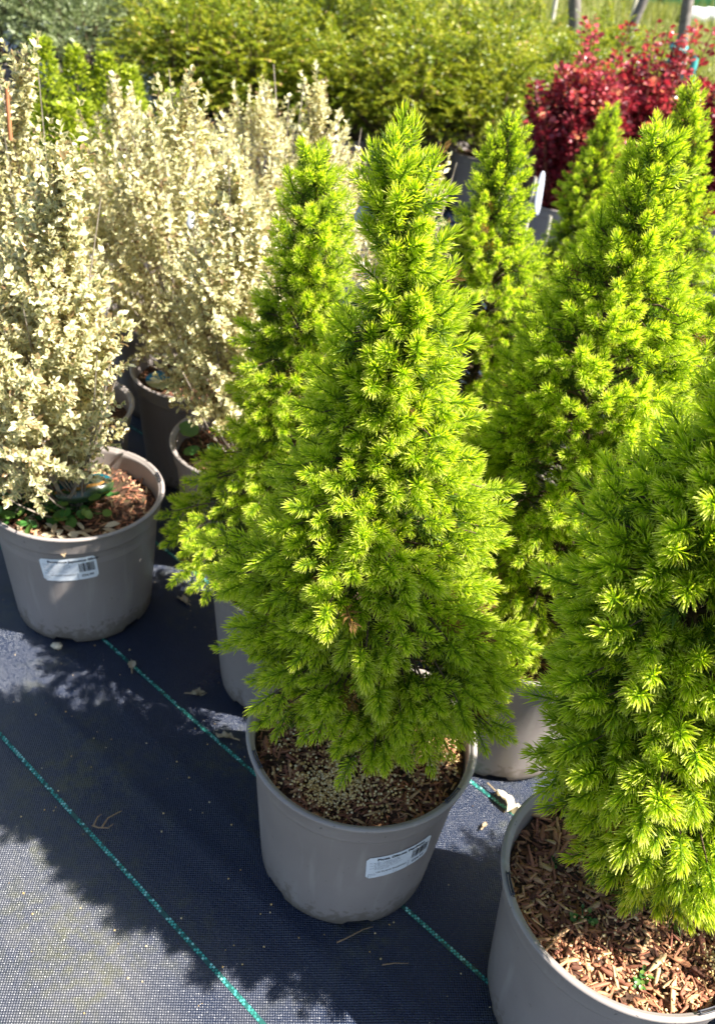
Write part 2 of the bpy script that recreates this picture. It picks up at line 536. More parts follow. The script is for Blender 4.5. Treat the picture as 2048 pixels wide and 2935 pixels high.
def mulch(root, z, seed, n_obj, n_fill, scale=1.0):
    rnd = np.random.default_rng(seed)
    s = obj('potting_mix', soil_mesh(z, seed), root)
    def spots(n):
        r = .126 * np.sqrt(rnd.random(n)); a = rnd.uniform(0, 2 * np.pi, n)
        x, y = r * np.cos(a), r * np.sin(a)
        nz = unit(np.c_[rnd.normal(0, .30, n), rnd.normal(0, .30, n), np.ones(n)])
        return np.c_[x, y, z + soil_fn(x, y, seed)], frames(nz, rnd)
    if n_fill:
        b = Bag('rnd')
        P, Rm = spots(n_fill); P[:, 2] += rnd.uniform(-.001, .0035, n_fill)
        kind = rnd.integers(0, len(CHIPS), n_fill)
        for k in range(len(CHIPS)):
            q = kind == k
            if q.any():
                place(b, CHIPS[k], P[q], Rm[q], rnd.uniform(.35, .8, q.sum()) * scale, rnd.random(q.sum()))
        obj('fine_bark', b.mesh('fine_bark', M_CHIP), s, kind='stuff')
    if n_obj:
        P, Rm = spots(n_obj); P[:, 2] += rnd.uniform(.002, .0075, n_obj)
        kk = rnd.integers(0, len(CHIPS), n_obj); sc = rnd.uniform(.5, 1.1, n_obj) * scale
        for q in range(n_obj):
            o = obj('bark_chip', CHIP_ME[kk[q]], s)
            m = Matrix(Rm[q].tolist()).to_4x4() @ Matrix.Scale(sc[q], 4)
            m.translation = P[q]
            o.matrix_basis = m
    return s

ICO = None
def pellets(root, z, seed, clusters):
    global ICO
    if ICO is None:
        import bmesh
        bm = bmesh.new(); bmesh.ops.create_icosphere(bm, subdivisions=1, radius=1)
        ICO = (np.array([v.co[:] for v in bm.verts]), np.array([[v.index for v in f.verts] for f in bm.faces]), {'rnd': np.zeros(len(bm.verts))})
        bm.free()
    rnd = np.random.default_rng(seed)
    P = []
    for cx, cy, sx, sy, n in clusters:
        P.append(np.c_[rnd.normal(cx, sx, n), rnd.normal(cy, sy, n)])
    P = np.concatenate(P); P = P[np.hypot(P[:, 0], P[:, 1]) < .125]
    n = len(P)
    zz = z + soil_fn(P[:, 0], P[:, 1], seed) + rnd.uniform(.0085, .0145, n)
    b = Bag('rnd')
    place(b, ICO, np.c_[P, zz], frames(rnd.normal(size=(n, 3)), rnd), rnd.uniform(.0012, .0018, n), rnd.random(n))
    obj('fertiliser_pellets', b.mesh('pellets', M_PELLET, True), root, kind='stuff')

def text_tris(body, size, bold=.0):
    cu = bpy.data.curves.new('print', 'FONT')
    cu.body = body; cu.size = size; cu.offset = bold; cu.resolution_u = 3
    o = bpy.data.objects.new('print', cu); COL.objects.link(o)
    dg = bpy.context.evaluated_depsgraph_get(); me = o.evaluated_get(dg).to_mesh()
    me.calc_loop_triangles()
    V = np.array([v.co[:] for v in me.vertices]).reshape(-1, 3)
    T = np.array([t.vertices[:] for t in me.loop_triangles]).reshape(-1, 3)
    o.evaluated_get(dg).to_mesh_clear()
    bpy.data.objects.remove(o); bpy.data.curves.remove(cu)
    return V, T

def price_label(root, th0, z0, tilt, title, price, body_text, passport=True):
    """86 x 46 mm sticker wrapped on the pot wall; (th0,z0) is its lower left corner"""
    Wd, Hd = .086, .046
    def wrap(x, y, lift):
        xx = x * math.cos(tilt) - y * math.sin(tilt); yy = x * math.sin(tilt) + y * math.cos(tilt)
        z = z0 + yy
        r = np.where(z < .199, .1150 + (z - .014) * (.1304 - .1150) / .185, .1304 + np.clip(z - .199, 0, .009) * .55) + lift
        a = th0 + xx / .1275
        return np.stack([r * np.cos(a), r * np.sin(a), z], -1)
    nx, ny = 26, 10
    u = np.linspace(0, 1, nx); v = np.linspace(0, 1, ny)
    U, Vv = np.meshgrid(u, v)
    x = U * Wd; y = Vv * Hd
    c = .004                                             # rounded corners
    yd = np.minimum(y, Hd - y); inset = np.where(yd < c, c - np.sqrt(np.maximum(0, c * c - (c - yd) ** 2)), 0)
    x = inset + U * (Wd - 2 * inset)
    P = wrap(x.ravel(), y.ravel(), .0009)
    i = np.arange(ny - 1)[:, None] * nx + np.arange(nx - 1)[None]
    F = np.stack([i, i + 1, i + 1 + nx, i + nx], -1).reshape(-1, 4)
    lab = obj('price_label', mesh('price_label', P, F, M_LABEL, smooth=True), root)
    b = Bag(); g = Bag()
    def put(bag, body, x, y, size, bold=.0, stretch=1.0):
        Vt, T = text_tris(body, size, bold)
        if len(T):
            bag.add(wrap(x + Vt[:, 0] * stretch, y + Vt[:, 1], .0014), T)
    def rect(bag, x0, y0, x1, y1):
        n = max(2, int((x1 - x0) / .003) + 1)
        xs = np.linspace(x0, x1, n)
        P = np.concatenate([wrap(xs, np.full(n, y0), .0014), wrap(xs, np.full(n, y1), .0014)])
        bag.add(P, np.array([(m, m + 1, n + m + 1, n + m) for m in range(n - 1)]))
    put(b, title, .013, .0383, .0064, .00022, 1.12)
    for r, line in enumerate(body_text):
        put(g, line, .004 + (.006 if r % 2 else 0), .0335 - r * .0030, .0031, 0, 1.02)
    if passport:
        put(b, 'UK PLANT PASSPORT', .0125, .0108, .0036, .00006, 1.15)
        rect(b, .003, .0095, .0115, .0099); rect(b, .003, .0015, .0034, .0099)
        rect(b, .0545, .0095, .0549, .0150); rect(b, .0545, .0015, .0549, .0099)
        put(g, 'A Picea', .005, .0062, .0026); put(g, 'B', .005, .0028, .0026)
        put(g, 'C', .034, .0062, .0026); put(g, 'D GB', .034, .0028, .0026)
    x = .0585
    rb = random.Random(5)
    while x < .0815:                                        # bar code
        w = rb.choice([.00035, .00035, .0007, .00105])
        rect(b, x, .0165, x + w, .0345)
        x += w + rb.choice([.00035, .0005, .0008])
    put(b, price, .0600, .0065, .0062, .00012, 1.1)
    obj('label_print', b.mesh('label_print', M_INK), lab)
    obj('label_small_print', g.mesh('label_small_print', M_INKG), lab)
    return lab

# ------------------------------------------------------------------ spruce
def needle_shoot(rnd, n=96, L=.0215, nl=.0122, w=.00092, fine=True):
    t = (np.arange(n) + rnd.random(n)) / n
    az = np.arange(n) * 2.39996 + rnd.normal(0, .25, n)
    a0 = np.radians(np.interp(t, [0, .5, .85, 1], [80, 60, 38, 12]) + rnd.normal(0, 7, n))
    ln = nl * np.interp(t, [0, .25, .8, 1], [.75, 1.0, .98, .86]) * rnd.uniform(.85, 1.12, n)
    bx, by = np.cos(az), np.sin(az)
    bend = 0.09 * L * np.sin(t * 2)
    base = np.c_[bend, 0 * t, t * L]
    d0 = np.c_[np.sin(a0) * bx, np.sin(a0) * by, np.cos(a0)]
    a1 = a0 - np.radians(rnd.uniform(8, 28, n))
    d1 = np.c_[np.sin(a1) * bx, np.sin(a1) * by, np.cos(a1)]
    mid = base + d0 * (ln * .55)[:, None]
    tip = mid + d1 * (ln * .45)[:, None]
    side = unit(np.cross(d0, np.c_[-by, bx, 0 * bx] + rnd.normal(0, .8, (n, 3))))
    ww = w * rnd.uniform(.85, 1.2, n)[:, None]
    if fine:
        V = np.stack([base - side * ww * .35, base + side * ww * .35, mid - side * ww * .5, mid + side * ww * .5, tip - side * ww * .18, tip + side * ww * .18], 1)
        tt = np.tile([0, 0, .55, .55, 1, 1], n); m = 6
        fi = np.array([[0, 1, 3], [0, 3, 2], [2, 3, 5], [2, 5, 4]])
    else:
        V = np.stack([base, mid - side * ww * .55, mid + side * ww * .55, tip], 1)
        tt = np.tile([0, .55, .55, 1], n); m = 4
        fi = np.array([[0, 2, 1], [1, 2, 3]])
    i = np.arange(n)[:, None] * m
    F = (i[:, :, None] + fi[None]).reshape(-1, 3)
    V = V.reshape(-1, 3)
    b = Bag('t')
    tube(b, np.c_[.09 * L * np.sin(np.array([0, .5, .95]) * 2), [0, 0, 0], np.array([-.1, .5, .95]) * L], [.0010, .0009, .0005], 3)
    SV = b.V[0]; SF = b.F[0]
    SF = np.concatenate([SF[:, [0, 1, 2]], SF[:, [0, 2, 3]]])
    F = np.concatenate([F, SF + len(V)])
    V = np.concatenate([V, SV]); tt = np.concatenate([tt, np.full(len(SV), .15)])
    return V, F, {'t': tt, 'rnd': np.full(len(V), .6)}

def shoot_set(seed, count, **kw):
    r = np.random.default_rng(seed)
    out = []
    for q in range(count):
        v, f, a = needle_shoot(r, **kw)
        a['rnd'] = np.full(len(v), .45 + .55 * (q + .5) / count)
        out.append((v, f, a))
    return out
SHOOTS_FINE = shoot_set(11, 12, n=98)
SHOOTS = shoot_set(13, 8, n=74, fine=False, w=.00108)
SHOOTS_MID = shoot_set(14, 6, n=48, fine=False, w=.0014)
SHOOT_ME = [mesh('shoot', v, f, M_NEEDLE, a) for v, f, a in SHOOTS_FINE]
SHOOTS_LO = shoot_set(12, 6, n=26, w=.0018, fine=False)

def spruce(root, tab, seed, n_tips, n_obj, base_z=.20, shoot_scale=1.0, lo=False, droop=-.55, lat=(4, 6), slim=.85):
    """tab rows: (z, x offset, radius).  Branch tips over the outline, each with a spray of shoots."""
    rnd = np.random.default_rng(seed)
    tab = sorted(tab, reverse=True)
    ztop, zbot = tab[0][0], tab[-1][0]
    zm = zbot + .45 * (ztop - zbot)
    tab = [(z_, x_, r_ * (1 - (1 - slim) * min(1, max(0, (z_ - zbot) / (zm - zbot) * 1.15 - .15)))) for z_, x_, r_ in tab]
    # the outline is measured to the needle tips; the branch tips end one shoot below the top
    tab = [(z_ - .029 * shoot_scale * min(1, max(0, (z_ - ztop + .30) / .30)), x_, r_) for z_, x_, r_ in tab]
    ztop = tab[0][0]
    zz = np.linspace(zbot, ztop, 200); rr = interp(tab, zz, 2)
    wgt = np.maximum(rr, .030); cdf = np.cumsum(wgt); cdf /= cdf[-1]
    u = (np.arange(n_tips) + rnd.random(n_tips)) / n_tips
    z = np.interp(u, cdf, zz)
    az = np.arange(n_tips) * 2.39996 + rnd.normal(0, .35, n_tips)
    r = interp(tab, z, 2); xo = interp(tab, z, 1)
    r = r * (1 + .10 * np.sin(3 * az + z * 23 + seed) + rnd.normal(0, .075, n_tips)) - .029 * shoot_scale * np.clip(r / .07, .45, 1)
    r = np.maximum(r, .004)
    el = np.interp((z - zbot) / (ztop - zbot), [0, .12, .4, .75, .93, 1], [droop, -.30, .15, .65, 1.15, 1.45]) + rnd.normal(0, .16, n_tips)
    rad = np.c_[np.cos(az), np.sin(az)]
    tip = np.c_[xo + rad[:, 0] * r, rad[:, 1] * r, z]
    d = np.c_[rad * np.cos(el)[:, None], np.sin(el)]
    d += rnd.normal(0, .12, d.shape); d = unit(d)
    # leader tip
    P, D, S, A = [], [], [], []
    br = Bag()
    # trunk
    hz = np.linspace(base_z - .01, ztop - .02, 14)
    tx = interp(tab, hz, 1) * np.clip((hz - base_z) / .12, 0, 1)
    tb = Bag(); tube(tb, np.c_[tx, 0 * hz, hz], np.interp(hz, [base_z, ztop], [.0080, .0014]), 8)
    obj('trunk', tb.mesh('trunk', M_TWIG, True), root)
    for q in range(n_tips):
        n_l = rnd.integers(lat[0], lat[1] + 1)
        P.append(tip[q]); D.append(d[q]); S.append(rnd.uniform(.9, 1.15)); A.append(rnd.uniform(.45, 1))
        fx = np.cross(d[q], rnd.normal(size=3)); fx = unit(fx); fy = np.cross(d[q], fx)
        a0 = rnd.uniform(0, 6.3)
        for m in range(n_l):
            back = rnd.uniform(.002, .036) * shoot_scale
            a = a0 + m * 2.4 + rnd.normal(0, .3)
            side = math.cos(a) * fx + math.sin(a) * fy
            dd = d[q] * rnd.uniform(.7, 1.1) + side * rnd.uniform(.5, 1.0)
            if np.dot(dd[:2], rad[q]) < -.1 * 1 and r[q] > .03:
                dd[:2] -= 1.2 * np.dot(dd[:2], rad[q]) * rad[q]
            P.append(tip[q] - d[q] * back + side * rnd.uniform(.004, .016) * shoot_scale); D.append(dd)
            S.append(rnd.uniform(.68, 1.08)); A.append(rnd.uniform(.30, 1) if rnd.random() > .022 else .215)
        # inner, darker growth
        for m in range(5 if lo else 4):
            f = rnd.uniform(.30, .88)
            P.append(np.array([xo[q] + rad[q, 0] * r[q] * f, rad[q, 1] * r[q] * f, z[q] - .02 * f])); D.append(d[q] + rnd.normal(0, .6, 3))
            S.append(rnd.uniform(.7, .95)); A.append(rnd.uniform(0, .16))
        zr = max(base_z, z[q] - r[q] * math.tan(min(1.3, max(-.2, el[q]))) * .7 - .01)
        t3 = np.linspace(0, 1, 4)[:, None]
        x0 = float(np.interp(zr, hz, tx))
        pts = np.array([x0, 0, zr]) * (1 - t3) + tip[q] * t3
        pts[1:3, 2] += .012
        tube(br, pts, [.0020, .0016, .0012, .0007], 4)
    P, D, S, A = np.array(P), unit(np.array(D)), np.array(S) * shoot_scale, np.array(A)
    obj('branches', br.mesh('branches', M_TWIG), root)
    Rm = frames(D, rnd)
    base = np.array(root.location)
    tocam = unit(CAMPOS - (P + base))
    out = unit(np.c_[P[:, 0] - interp(tab, np.clip(P[:, 2], zbot, ztop), 1), P[:, 1], np.full(len(P), .03)])
    score = (out * tocam).sum(1) + .25 * (D * tocam).sum(1) - 3 * (A < .25) + rnd.normal(0, .05, len(P))
    order = np.argsort(-score)
    is_obj = np.zeros(len(P), bool); is_obj[order[:n_obj]] = True
    var = SHOOTS_MID if lo else SHOOTS
    b = Bag('t', 'rnd')
    rest = np.where(~is_obj)[0]
    kind = rnd.integers(0, len(var), len(P))
    # low-detail growth where it is hidden deep inside or on the far side
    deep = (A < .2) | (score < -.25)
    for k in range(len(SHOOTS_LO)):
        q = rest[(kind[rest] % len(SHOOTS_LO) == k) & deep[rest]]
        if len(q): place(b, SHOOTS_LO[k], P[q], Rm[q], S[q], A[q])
    for k in range(len(var)):
        q = rest[(kind[rest] == k) & ~deep[rest]]
        if len(q): place(b, var[k], P[q], Rm[q], S[q], A[q])
    obj('foliage', b.mesh('foliage', M_NEEDLE), root, kind='stuff')
    for q in np.where(is_obj)[0]:
        ki = min(len(SHOOT_ME) - 1, max(0, int((A[q] - .30) / .70 * len(SHOOT_ME))))
        o = obj('shoot', SHOOT_ME[ki], root)
        m = Matrix(Rm[q].tolist()).to_4x4() @ Matrix.Scale(S[q], 4)
        m.translation = P[q]
        o.matrix_basis = m

POTS = {}
def potted(name, label, cat, loc, group, soil_z=.205, notch=0.0, scale=1.0, clips=()):
    t = thing(name, label, cat, (*loc, .0068), group)
    key = (round(soil_z, 3), notch)
    if key not in POTS: POTS[key] = pot_mesh(soil_z, notch)
    p = obj('pot', POTS[key], t)
    if scale != 1.0: p.scale = (scale,) * 3
    for a in clips:
        obj('rim_clip', clip_mesh(R_(a)), p)
    return t

SPR = 'dwarf spruces standing in taupe pots'
T1 = [(.952, -.037, .012), (.943, -.041, .030), (.92, -.039, .038), (.889, -.034, .038), (.865, -.027, .039), (.843, -.023, .043), (.82, -.018, .066),
      (.787, -.021, .080), (.744, -.025, .086), (.698, -.023, .100), (.65, -.019, .112), (.598, -.023, .134), (.541, -.025, .153), (.482, -.015, .168),
      (.421, .002, .165), (.375, .006, .166), (.345, .006, .152), (.312, .008, .112)]
s1 = potted('potted_spruce', 'bright green dwarf spruce with its whole pot in view, price label facing out', 'potted conifer', (.04, .742), SPR, .214, 20, clips=(-152, -36))
mulch(s1, .214, 3, 300, 2200)
pellets(s1, .214, 3, [(-.030, -.073, .020, .016, 620), (.087, -.015, .020, .014, 260), (-.071, .002, .018, .02, 80), (-.005, -.06, .05, .03, 380)])
price_label(s1, R_(-79.0), .1215, R_(4.5), 'Picea Glauca Perfecta', '£24.99',
            ['An upright evergreen conifer', 'bright new growth in the', 'spring. Slow growing, ideal', 'as a specimen for a rockery', 'dark green through the year', 'or a patio pot'])
spruce(s1, T1, 101, 340, 300, .21, 1.10, droop=-.40, slim=.84)

T3 = [(.985, -.03, .012), (.95, -.04, .040), (.90, -.040, .054), (.84, -.045, .074), (.79, -.055, .092), (.741, -.058, .112), (.70, -.060, .126), (.656, -.062, .138), (.608, -.055, .142),
      (.531, -.042, .148), (.473, -.03, .150), (.432, -.02, .140), (.381, -.01, .120), (.33, .005, .100), (.285, .02, .075), (.255, .02, .05)]
s3 = potted('potted_spruce', 'big dwarf spruce in the lower corner whose bark-filled pot runs out of frame', 'potted conifer', (.344, .577), SPR, .207, 45, clips=(-172, -68))
mulch(s3, .207, 5, 300, 2400, 1.22)
pellets(s3, .207, 5, [(.085, -.07, .012, .012, 130), (0, -.06, .05, .04, 120)])
spruce(s3, T3, 103, 300, 300, .21, 1.30, slim=.84)

T4 = [(.937, -.004, .014), (.914, -.004, .032), (.869, -.001, .041), (.846, .002, .047), (.811, -.002, .074), (.772, .004, .095), (.718, .0, .118),
      (.661, .004, .145), (.603, .008, .158), (.541, .014, .166), (.474, .016, .166), (.403, .016, .160), (.328, .012, .158), (.27, .01, .145), (.235, .01, .11)]
s4 = potted('potted_spruce', 'tall dwarf spruce with dark shaded left flank standing between the central and the corner spruce', 'potted conifer', (.267, 1.003), SPR, .207, 5)
mulch(s4, .207, 7, 0, 500)
spruce(s4, T4, 124, 400, 300, .21, .98)

T2 = [(.862, -.023, .015), (.811, -.017, .050), (.791, -.013, .062), (.749, -.013, .068), (.705, -.016, .072), (.644, -.025, .092), (.584, -.02, .108),
      (.518, -.019, .122), (.449, -.015, .130), (.374, -.025, .152), (.33, -.05, .172), (.29, -.06, .165), (.26, -.05, .12)]
s2 = potted('potted_spruce', 'yellow-green dwarf spruce with loose gaps behind the left shoulder of the central spruce', 'potted conifer', (-.079, 1.06), SPR, .207, 33)
mulch(s2, .207, 9, 0, 400)
spruce(s2, T2, 102, 260, 260, .21, .98, lat=(3, 6))

T5 = [(.857, .003, .016), (.823, .002, .032), (.759, .001, .044), (.732, -.003, .062), (.678, .005, .078), (.623, .018, .096), (.55, .024, .115), (.472, .022, .130), (.389, .02, .138), (.30, .02, .12)]
s5 = potted('potted_spruce', 'slim dwarf spruce with rounded tufts, between the central spruce tip and the white tag', 'potted conifer', (.15, 1.40), SPR, .207, 12)
spruce(s5, T5, 105, 260, 220, .21, .92, lo=True, slim=1.0)
T6 = [(.805, .001, .017), (.742, .008, .034), (.65, -.005, .066), (.558, .01, .084), (.462, .02, .112), (.40, .02, .118), (.30, .02, .10)]
s6 = potted('potted_spruce', 'hazy yellow-green dwarf spruce right before the first red bush, tip against its leaves', 'potted conifer', (.41, 1.98), SPR, .207, 50)
spruce(s6, T6, 106, 200, 160, .21, .92, lo=True, slim=1.0)
T7 = [(.918, -.007, .013), (.869, .002, .026), (.819, .012, .040), (.773, .018, .052), (.704, .024, .078), (.632, .03, .104), (.555, .035, .125), (.473, .035, .145), (.386, .03, .145), (.295, .02, .11)]
s7 = potted('potted_spruce', 'very narrow lime yellow dwarf spruce rising highest at the right side beside the red bushes', 'potted conifer', (.43, 1.50), SPR, .207, 28)
spruce(s7, T7, 107, 250, 200, .21, .92, lo=True, slim=1.0)
T8 = [(.88, -.0, .014), (.82, 0, .055), (.74, 0, .10), (.62, 0, .135), (.48, 0, .155), (.38, 0, .16), (.28, 0, .12)]
s8 = potted('potted_spruce', 'dark green spruce mostly cut off by the right edge of the picture', 'potted conifer', (.56, 1.22), SPR, .207, 15)
spruce(s8, T8, 108, 190, 120, .21, .95, lo=True, slim=1.0)

T9 = [(.95, 0, .014), (.88, 0, .045), (.78, 0, .08), (.66, 0, .115), (.50, 0, .15), (.38, 0, .155), (.28, 0, .12)]  # unseen neighbour, added to shade the corner spruce and the gap beside it
s9 = potted('potted_spruce', 'next dwarf spruce of the row, added unseen outside the right edge for its shade', 'potted conifer', (.675, .57), SPR, .207, 25)
spruce(s9, T9, 109, 140, 0, .21, 1.0, lo=True)

# ------------------------------------------------------------------ variegated evergreen shrubs
def var_leaf(L=.017, w=.0072, cup=.35):
    c = [(0, 0, 0), (.33, 0, .02), (.70, 0, .0), (1, 0, -.10)]
    V = [(x * L, 0, z * L) for x, _, z in c]
    for x, k in ((.33, .85), (.70, .80)):
        for s in (-1, 1):
            V.append((x * L, s * w / 2 * k, cup * w / 2 * k))
    u = [.75, 0, 0, .85, 1, 1, 1, 1]
    F = [(0, 1, 4), (0, 5, 1), (1, 2, 6), (1, 6, 4), (1, 5, 7), (1, 7, 2), (2, 3, 6), (2, 7, 3)]
    return np.array(V), np.array(F), np.array(u, float)

def var_leaf_lo(L, w, cup):
    V = np.array([(0, 0, 0), (.5 * L, 0, 0), (L, 0, -.08 * L), (.5 * L, -w / 2, cup * w / 2), (.5 * L, w / 2, cup * w / 2)])
    return V, np.array([(0, 1, 3), (0, 4, 1), (1, 2, 3), (1, 4, 2)]), np.array([.7, 0, .8, 1, 1.0])
def sprig_variant(rnd, L=.085, pairs=9, leaf=.0158, lw=.0070, lo=False):
    b = Bag('u', 'rnd')
    for k in range(pairs):
        t = (k + .6) / pairs
        for s in range(2 if k % 3 else 3):
            V, F, u = (var_leaf_lo if lo else var_leaf)(leaf * rnd.uniform(.75, 1.15) * (1 - .25 * t), lw * rnd.uniform(.85, 1.15), rnd.uniform(.1, .6))
            a = s * math.pi + (k % 2) * math.pi / 2 + rnd.normal(0, .3)
            el = np.interp(t, [0, .7, 1], [.25, .65, 1.15]) + rnd.normal(0, .2)
            ro = rnd.normal(0, .45)
            Rx = np.array(Matrix.Rotation(a, 3, 'Z') @ Matrix.Rotation(-el, 3, 'Y') @ Matrix.Rotation(ro, 3, 'X'))
            P = V @ Rx.T + np.array([0, 0, t * L])
            b.add(P, F, u=u, rnd=rnd.random())
    st = Bag('u', 'rnd')
    V = np.concatenate(b.V); F = np.concatenate(b.F)
    return V, F, {'u': np.concatenate(b.A['u']), 'rnd': np.concatenate(b.A['rnd'])}
rs = np.random.default_rng(31)
SPRIGS = [sprig_variant(rs, L=rs.uniform(.06, .10), pairs=rs.integers(10, 14)) for _ in range(9)]
SPRIGS_LO = [sprig_variant(rs, L=rs.uniform(.06, .10), pairs=rs.integers(10, 13), lo=True) for _ in range(7)]
SPRIG_ME = [mesh('sprig', v, f, M_VAR, a) for v, f, a in SPRIGS]

def shrub(root, tab, seed, n, n_obj, base_z=.2, spires=()):
    rnd = np.random.default_rng(seed)
    tab = sorted(tab, reverse=True)
    ztop, zbot = tab[0][0], tab[-1][0]
    zz = np.linspace(zbot, ztop, 200); rr = interp(tab, zz, 2)
    w = np.maximum(rr, .02); cdf = np.cumsum(w); cdf /= cdf[-1]
    z = np.interp((np.arange(n) + rnd.random(n)) / n, cdf, zz)
    az = np.arange(n) * 2.39996 + rnd.normal(0, .4, n)
    r = np.maximum(interp(tab, z, 2) * (1 + .12 * np.sin(4 * az + z * 19 + seed) + rnd.normal(0, .08, n)) - .050, .004) * np.where(rnd.random(n) < .25, rnd.uniform(.45, .85, n), 1)
    el = np.interp((z - zbot) / (ztop - zbot), [0, .25, .7, 1], [.05, .75, 1.15, 1.5]) + rnd.normal(0, .22, n)
    xo = interp(tab, z, 1)
    P = np.c_[xo + r * np.cos(az), r * np.sin(az), z - .062 * np.clip((z - zbot) / (ztop - zbot) * 1.6, 0, 1) + .012]
    D = unit(np.c_[np.cos(az) * np.cos(el), np.sin(az) * np.cos(el), np.sin(el)] + rnd.normal(0, .1, (n, 3)))
    st = Bag()
    for q in range(0, n, 7 if n < 600 else 15):
        zr = max(base_z, z[q] - .30 - .5 * r[q])
        t3 = np.linspace(0, 1, 5)[:, None] ** np.array([[.9, .9, 1.25]])
        base = np.array([xo[q] * .2 + rnd.normal(0, .012), rnd.normal(0, .012), zr if rnd.random() < .5 else base_z])
        tube(st, base * (1 - t3) + (P[q] + D[q] * .08) * t3, np.linspace(.0022, .0008, 5), 4)
    for (x, y, z0, z1) in spires:                       # bare twig ends standing out of the top
        t3 = np.linspace(0, 1, 4)[:, None]
        tube(st, np.array([x * .6, y * .6, z0]) * (1 - t3) + np.array([x, y, z1]) * t3, [.0022, .0019, .0016, .001], 5)
    obj('stems', st.mesh('stems', M_PALE_TWIG), root)
    Rm = frames(D, rnd); S = rnd.uniform(.75, 1.15, n)
    base = np.array(root.location)
    out = np.c_[np.cos(az), np.sin(az), 0 * az]
    score = (out * unit(CAMPOS - (P + base))).sum(1) + rnd.normal(0, .1, n)
    is_obj = np.zeros(n, bool); is_obj[np.argsort(-score)[:n_obj]] = True
    kind = rnd.integers(0, len(SPRIGS), n)
    b = Bag('u', 'rnd')
    far = score < 0
    for k in range(len(SPRIGS_LO)):
        q = np.where(~is_obj & (far | (n_obj == 0)) & (kind % len(SPRIGS_LO) == k))[0]
        if len(q):
            V, F, A = SPRIGS_LO[k]
            place(b, (V, F, A), P[q], Rm[q], S[q])
    for k in range(len(SPRIGS)):
        q = np.where(~is_obj & ~(far | (n_obj == 0)) & (kind == k))[0]
        if len(q):
            V, F, A = SPRIGS[k]
            place(b, (V, F, A), P[q], Rm[q], S[q])
    obj('foliage', b.mesh('foliage', M_VAR), root, kind='stuff')
    for q in np.where(is_obj)[0]:
        o = obj('sprig', SPRIG_ME[kind[q]], root)
        m = Matrix(Rm[q].tolist()).to_4x4() @ Matrix.Scale(S[q], 4)
        m.translation = P[q]
        o.matrix_basis = m

def dead_leaves(root, z, seed, n, sector=None):
    rnd = np.random.default_rng(seed)
    b = Bag('rnd')
    for q in range(n):
        V, F, u = var_leaf(rnd.uniform(.016, .034), rnd.uniform(.007, .014), rnd.uniform(-.8, .8))
        a = rnd.uniform(*(sector or (0, 6.28))); r = .122 * math.sqrt(rnd.uniform(.3, 1))
        Rm = frames(unit(np.array([[rnd.normal(0, .35), rnd.normal(0, .35), 1]])), rnd)[0]
        b.add(V @ Rm.T + np.array([r * math.cos(a), r * math.sin(a), z + .007]), F, rnd=rnd.random())
    obj('dead_leaves', b.mesh('dead_leaves', M_DRY, True), root, kind='stuff')

EUO = 'cream variegated shrubs in taupe pots'
S1 = [(.775, .030, .020), (.71, .012, .042), (.666, .0, .060), (.615, -.013, .080), (.547, -.028, .100), (.492, -.034, .120), (.438, -.050, .116), (.38, -.058, .112), (.335, -.064, .108), (.285, -.072, .098), (.25, -.075, .085)]
e1 = potted('potted_variegated_shrub', 'cream and green variegated shrub in the front left pot with a white price label', 'potted shrub', (-.463, 1.179), EUO, .198, 8, clips=(28, 170))
mulch(e1, .198, 13, 110, 600)
dead_leaves(e1, .198, 14, 70, (3.3, 5.6)); 
price_label(e1, R_(-96.5), .1440, R_(5.0), 'Euonymus Japonicus Silver', '£24.99', ['An evergreen shrub with glossy', 'dark green leaves edged with', 'creamy white. Compact growing', 'and suitable for borders', 'hedges and containers in', 'full sun or partial shade', 'Height 1.5m'])
shrub(e1, S1, 201, 760, 290, .2, [(.02, .03, .55, .70)])
SC = [(.828, .002, .018), (.79, -.010, .034), (.757, -.02, .045), (.702, -.035, .056), (.653, -.045, .070), (.58, -.05, .088), (.503, -.05, .100), (.421, -.05, .112), (.335, -.045, .110), (.27, -.03, .08)]
e2 = potted('potted_variegated_shrub', 'cream variegated shrub at the left edge with a bare orange twig near its tall tip', 'potted shrub', (-.59, 1.45), EUO, .200, 40)
mulch(e2, .2, 15, 0, 250)
shrub(e2, SC, 202, 430, 170, .2, [(-.03, -.02, .66, .79)])
SA = [(.775, -.023, .025), (.735, -.035, .062), (.688, -.05, .105), (.624, -.055, .142), (.542, -.055, .158), (.457, -.043, .150), (.386, -.03, .135), (.327, -.035, .110), (.285, -.035, .08)]
e3 = potted('potted_variegated_shrub', 'wide pale variegated shrub whose pot holds a bright blue plant tag', 'potted shrub', (-.366, 1.667), EUO, .203, 22)
mulch(e3, .203, 17, 0, 300)
shrub(e3, SA, 203, 520, 190, .2, [(-.06, .02, .6, .80), (-.11, -.05, .55, .70)])
SB = [(.715, -.044, .035), (.657, -.025, .076), (.6, -.024, .092), (.538, -.030, .106), (.458, -.035, .106), (.382, -.04, .100), (.32, -.04, .085), (.275, -.04, .06)]
e4 = potted('potted_variegated_shrub', 'pale variegated shrub directly left of the loose yellow-green spruce, green weed in its pot', 'potted shrub', (-.217, 1.40), EUO, .203, 2)
mulch(e4, .203, 19, 60, 400)
shrub(e4, SB, 204, 400, 190, .2)
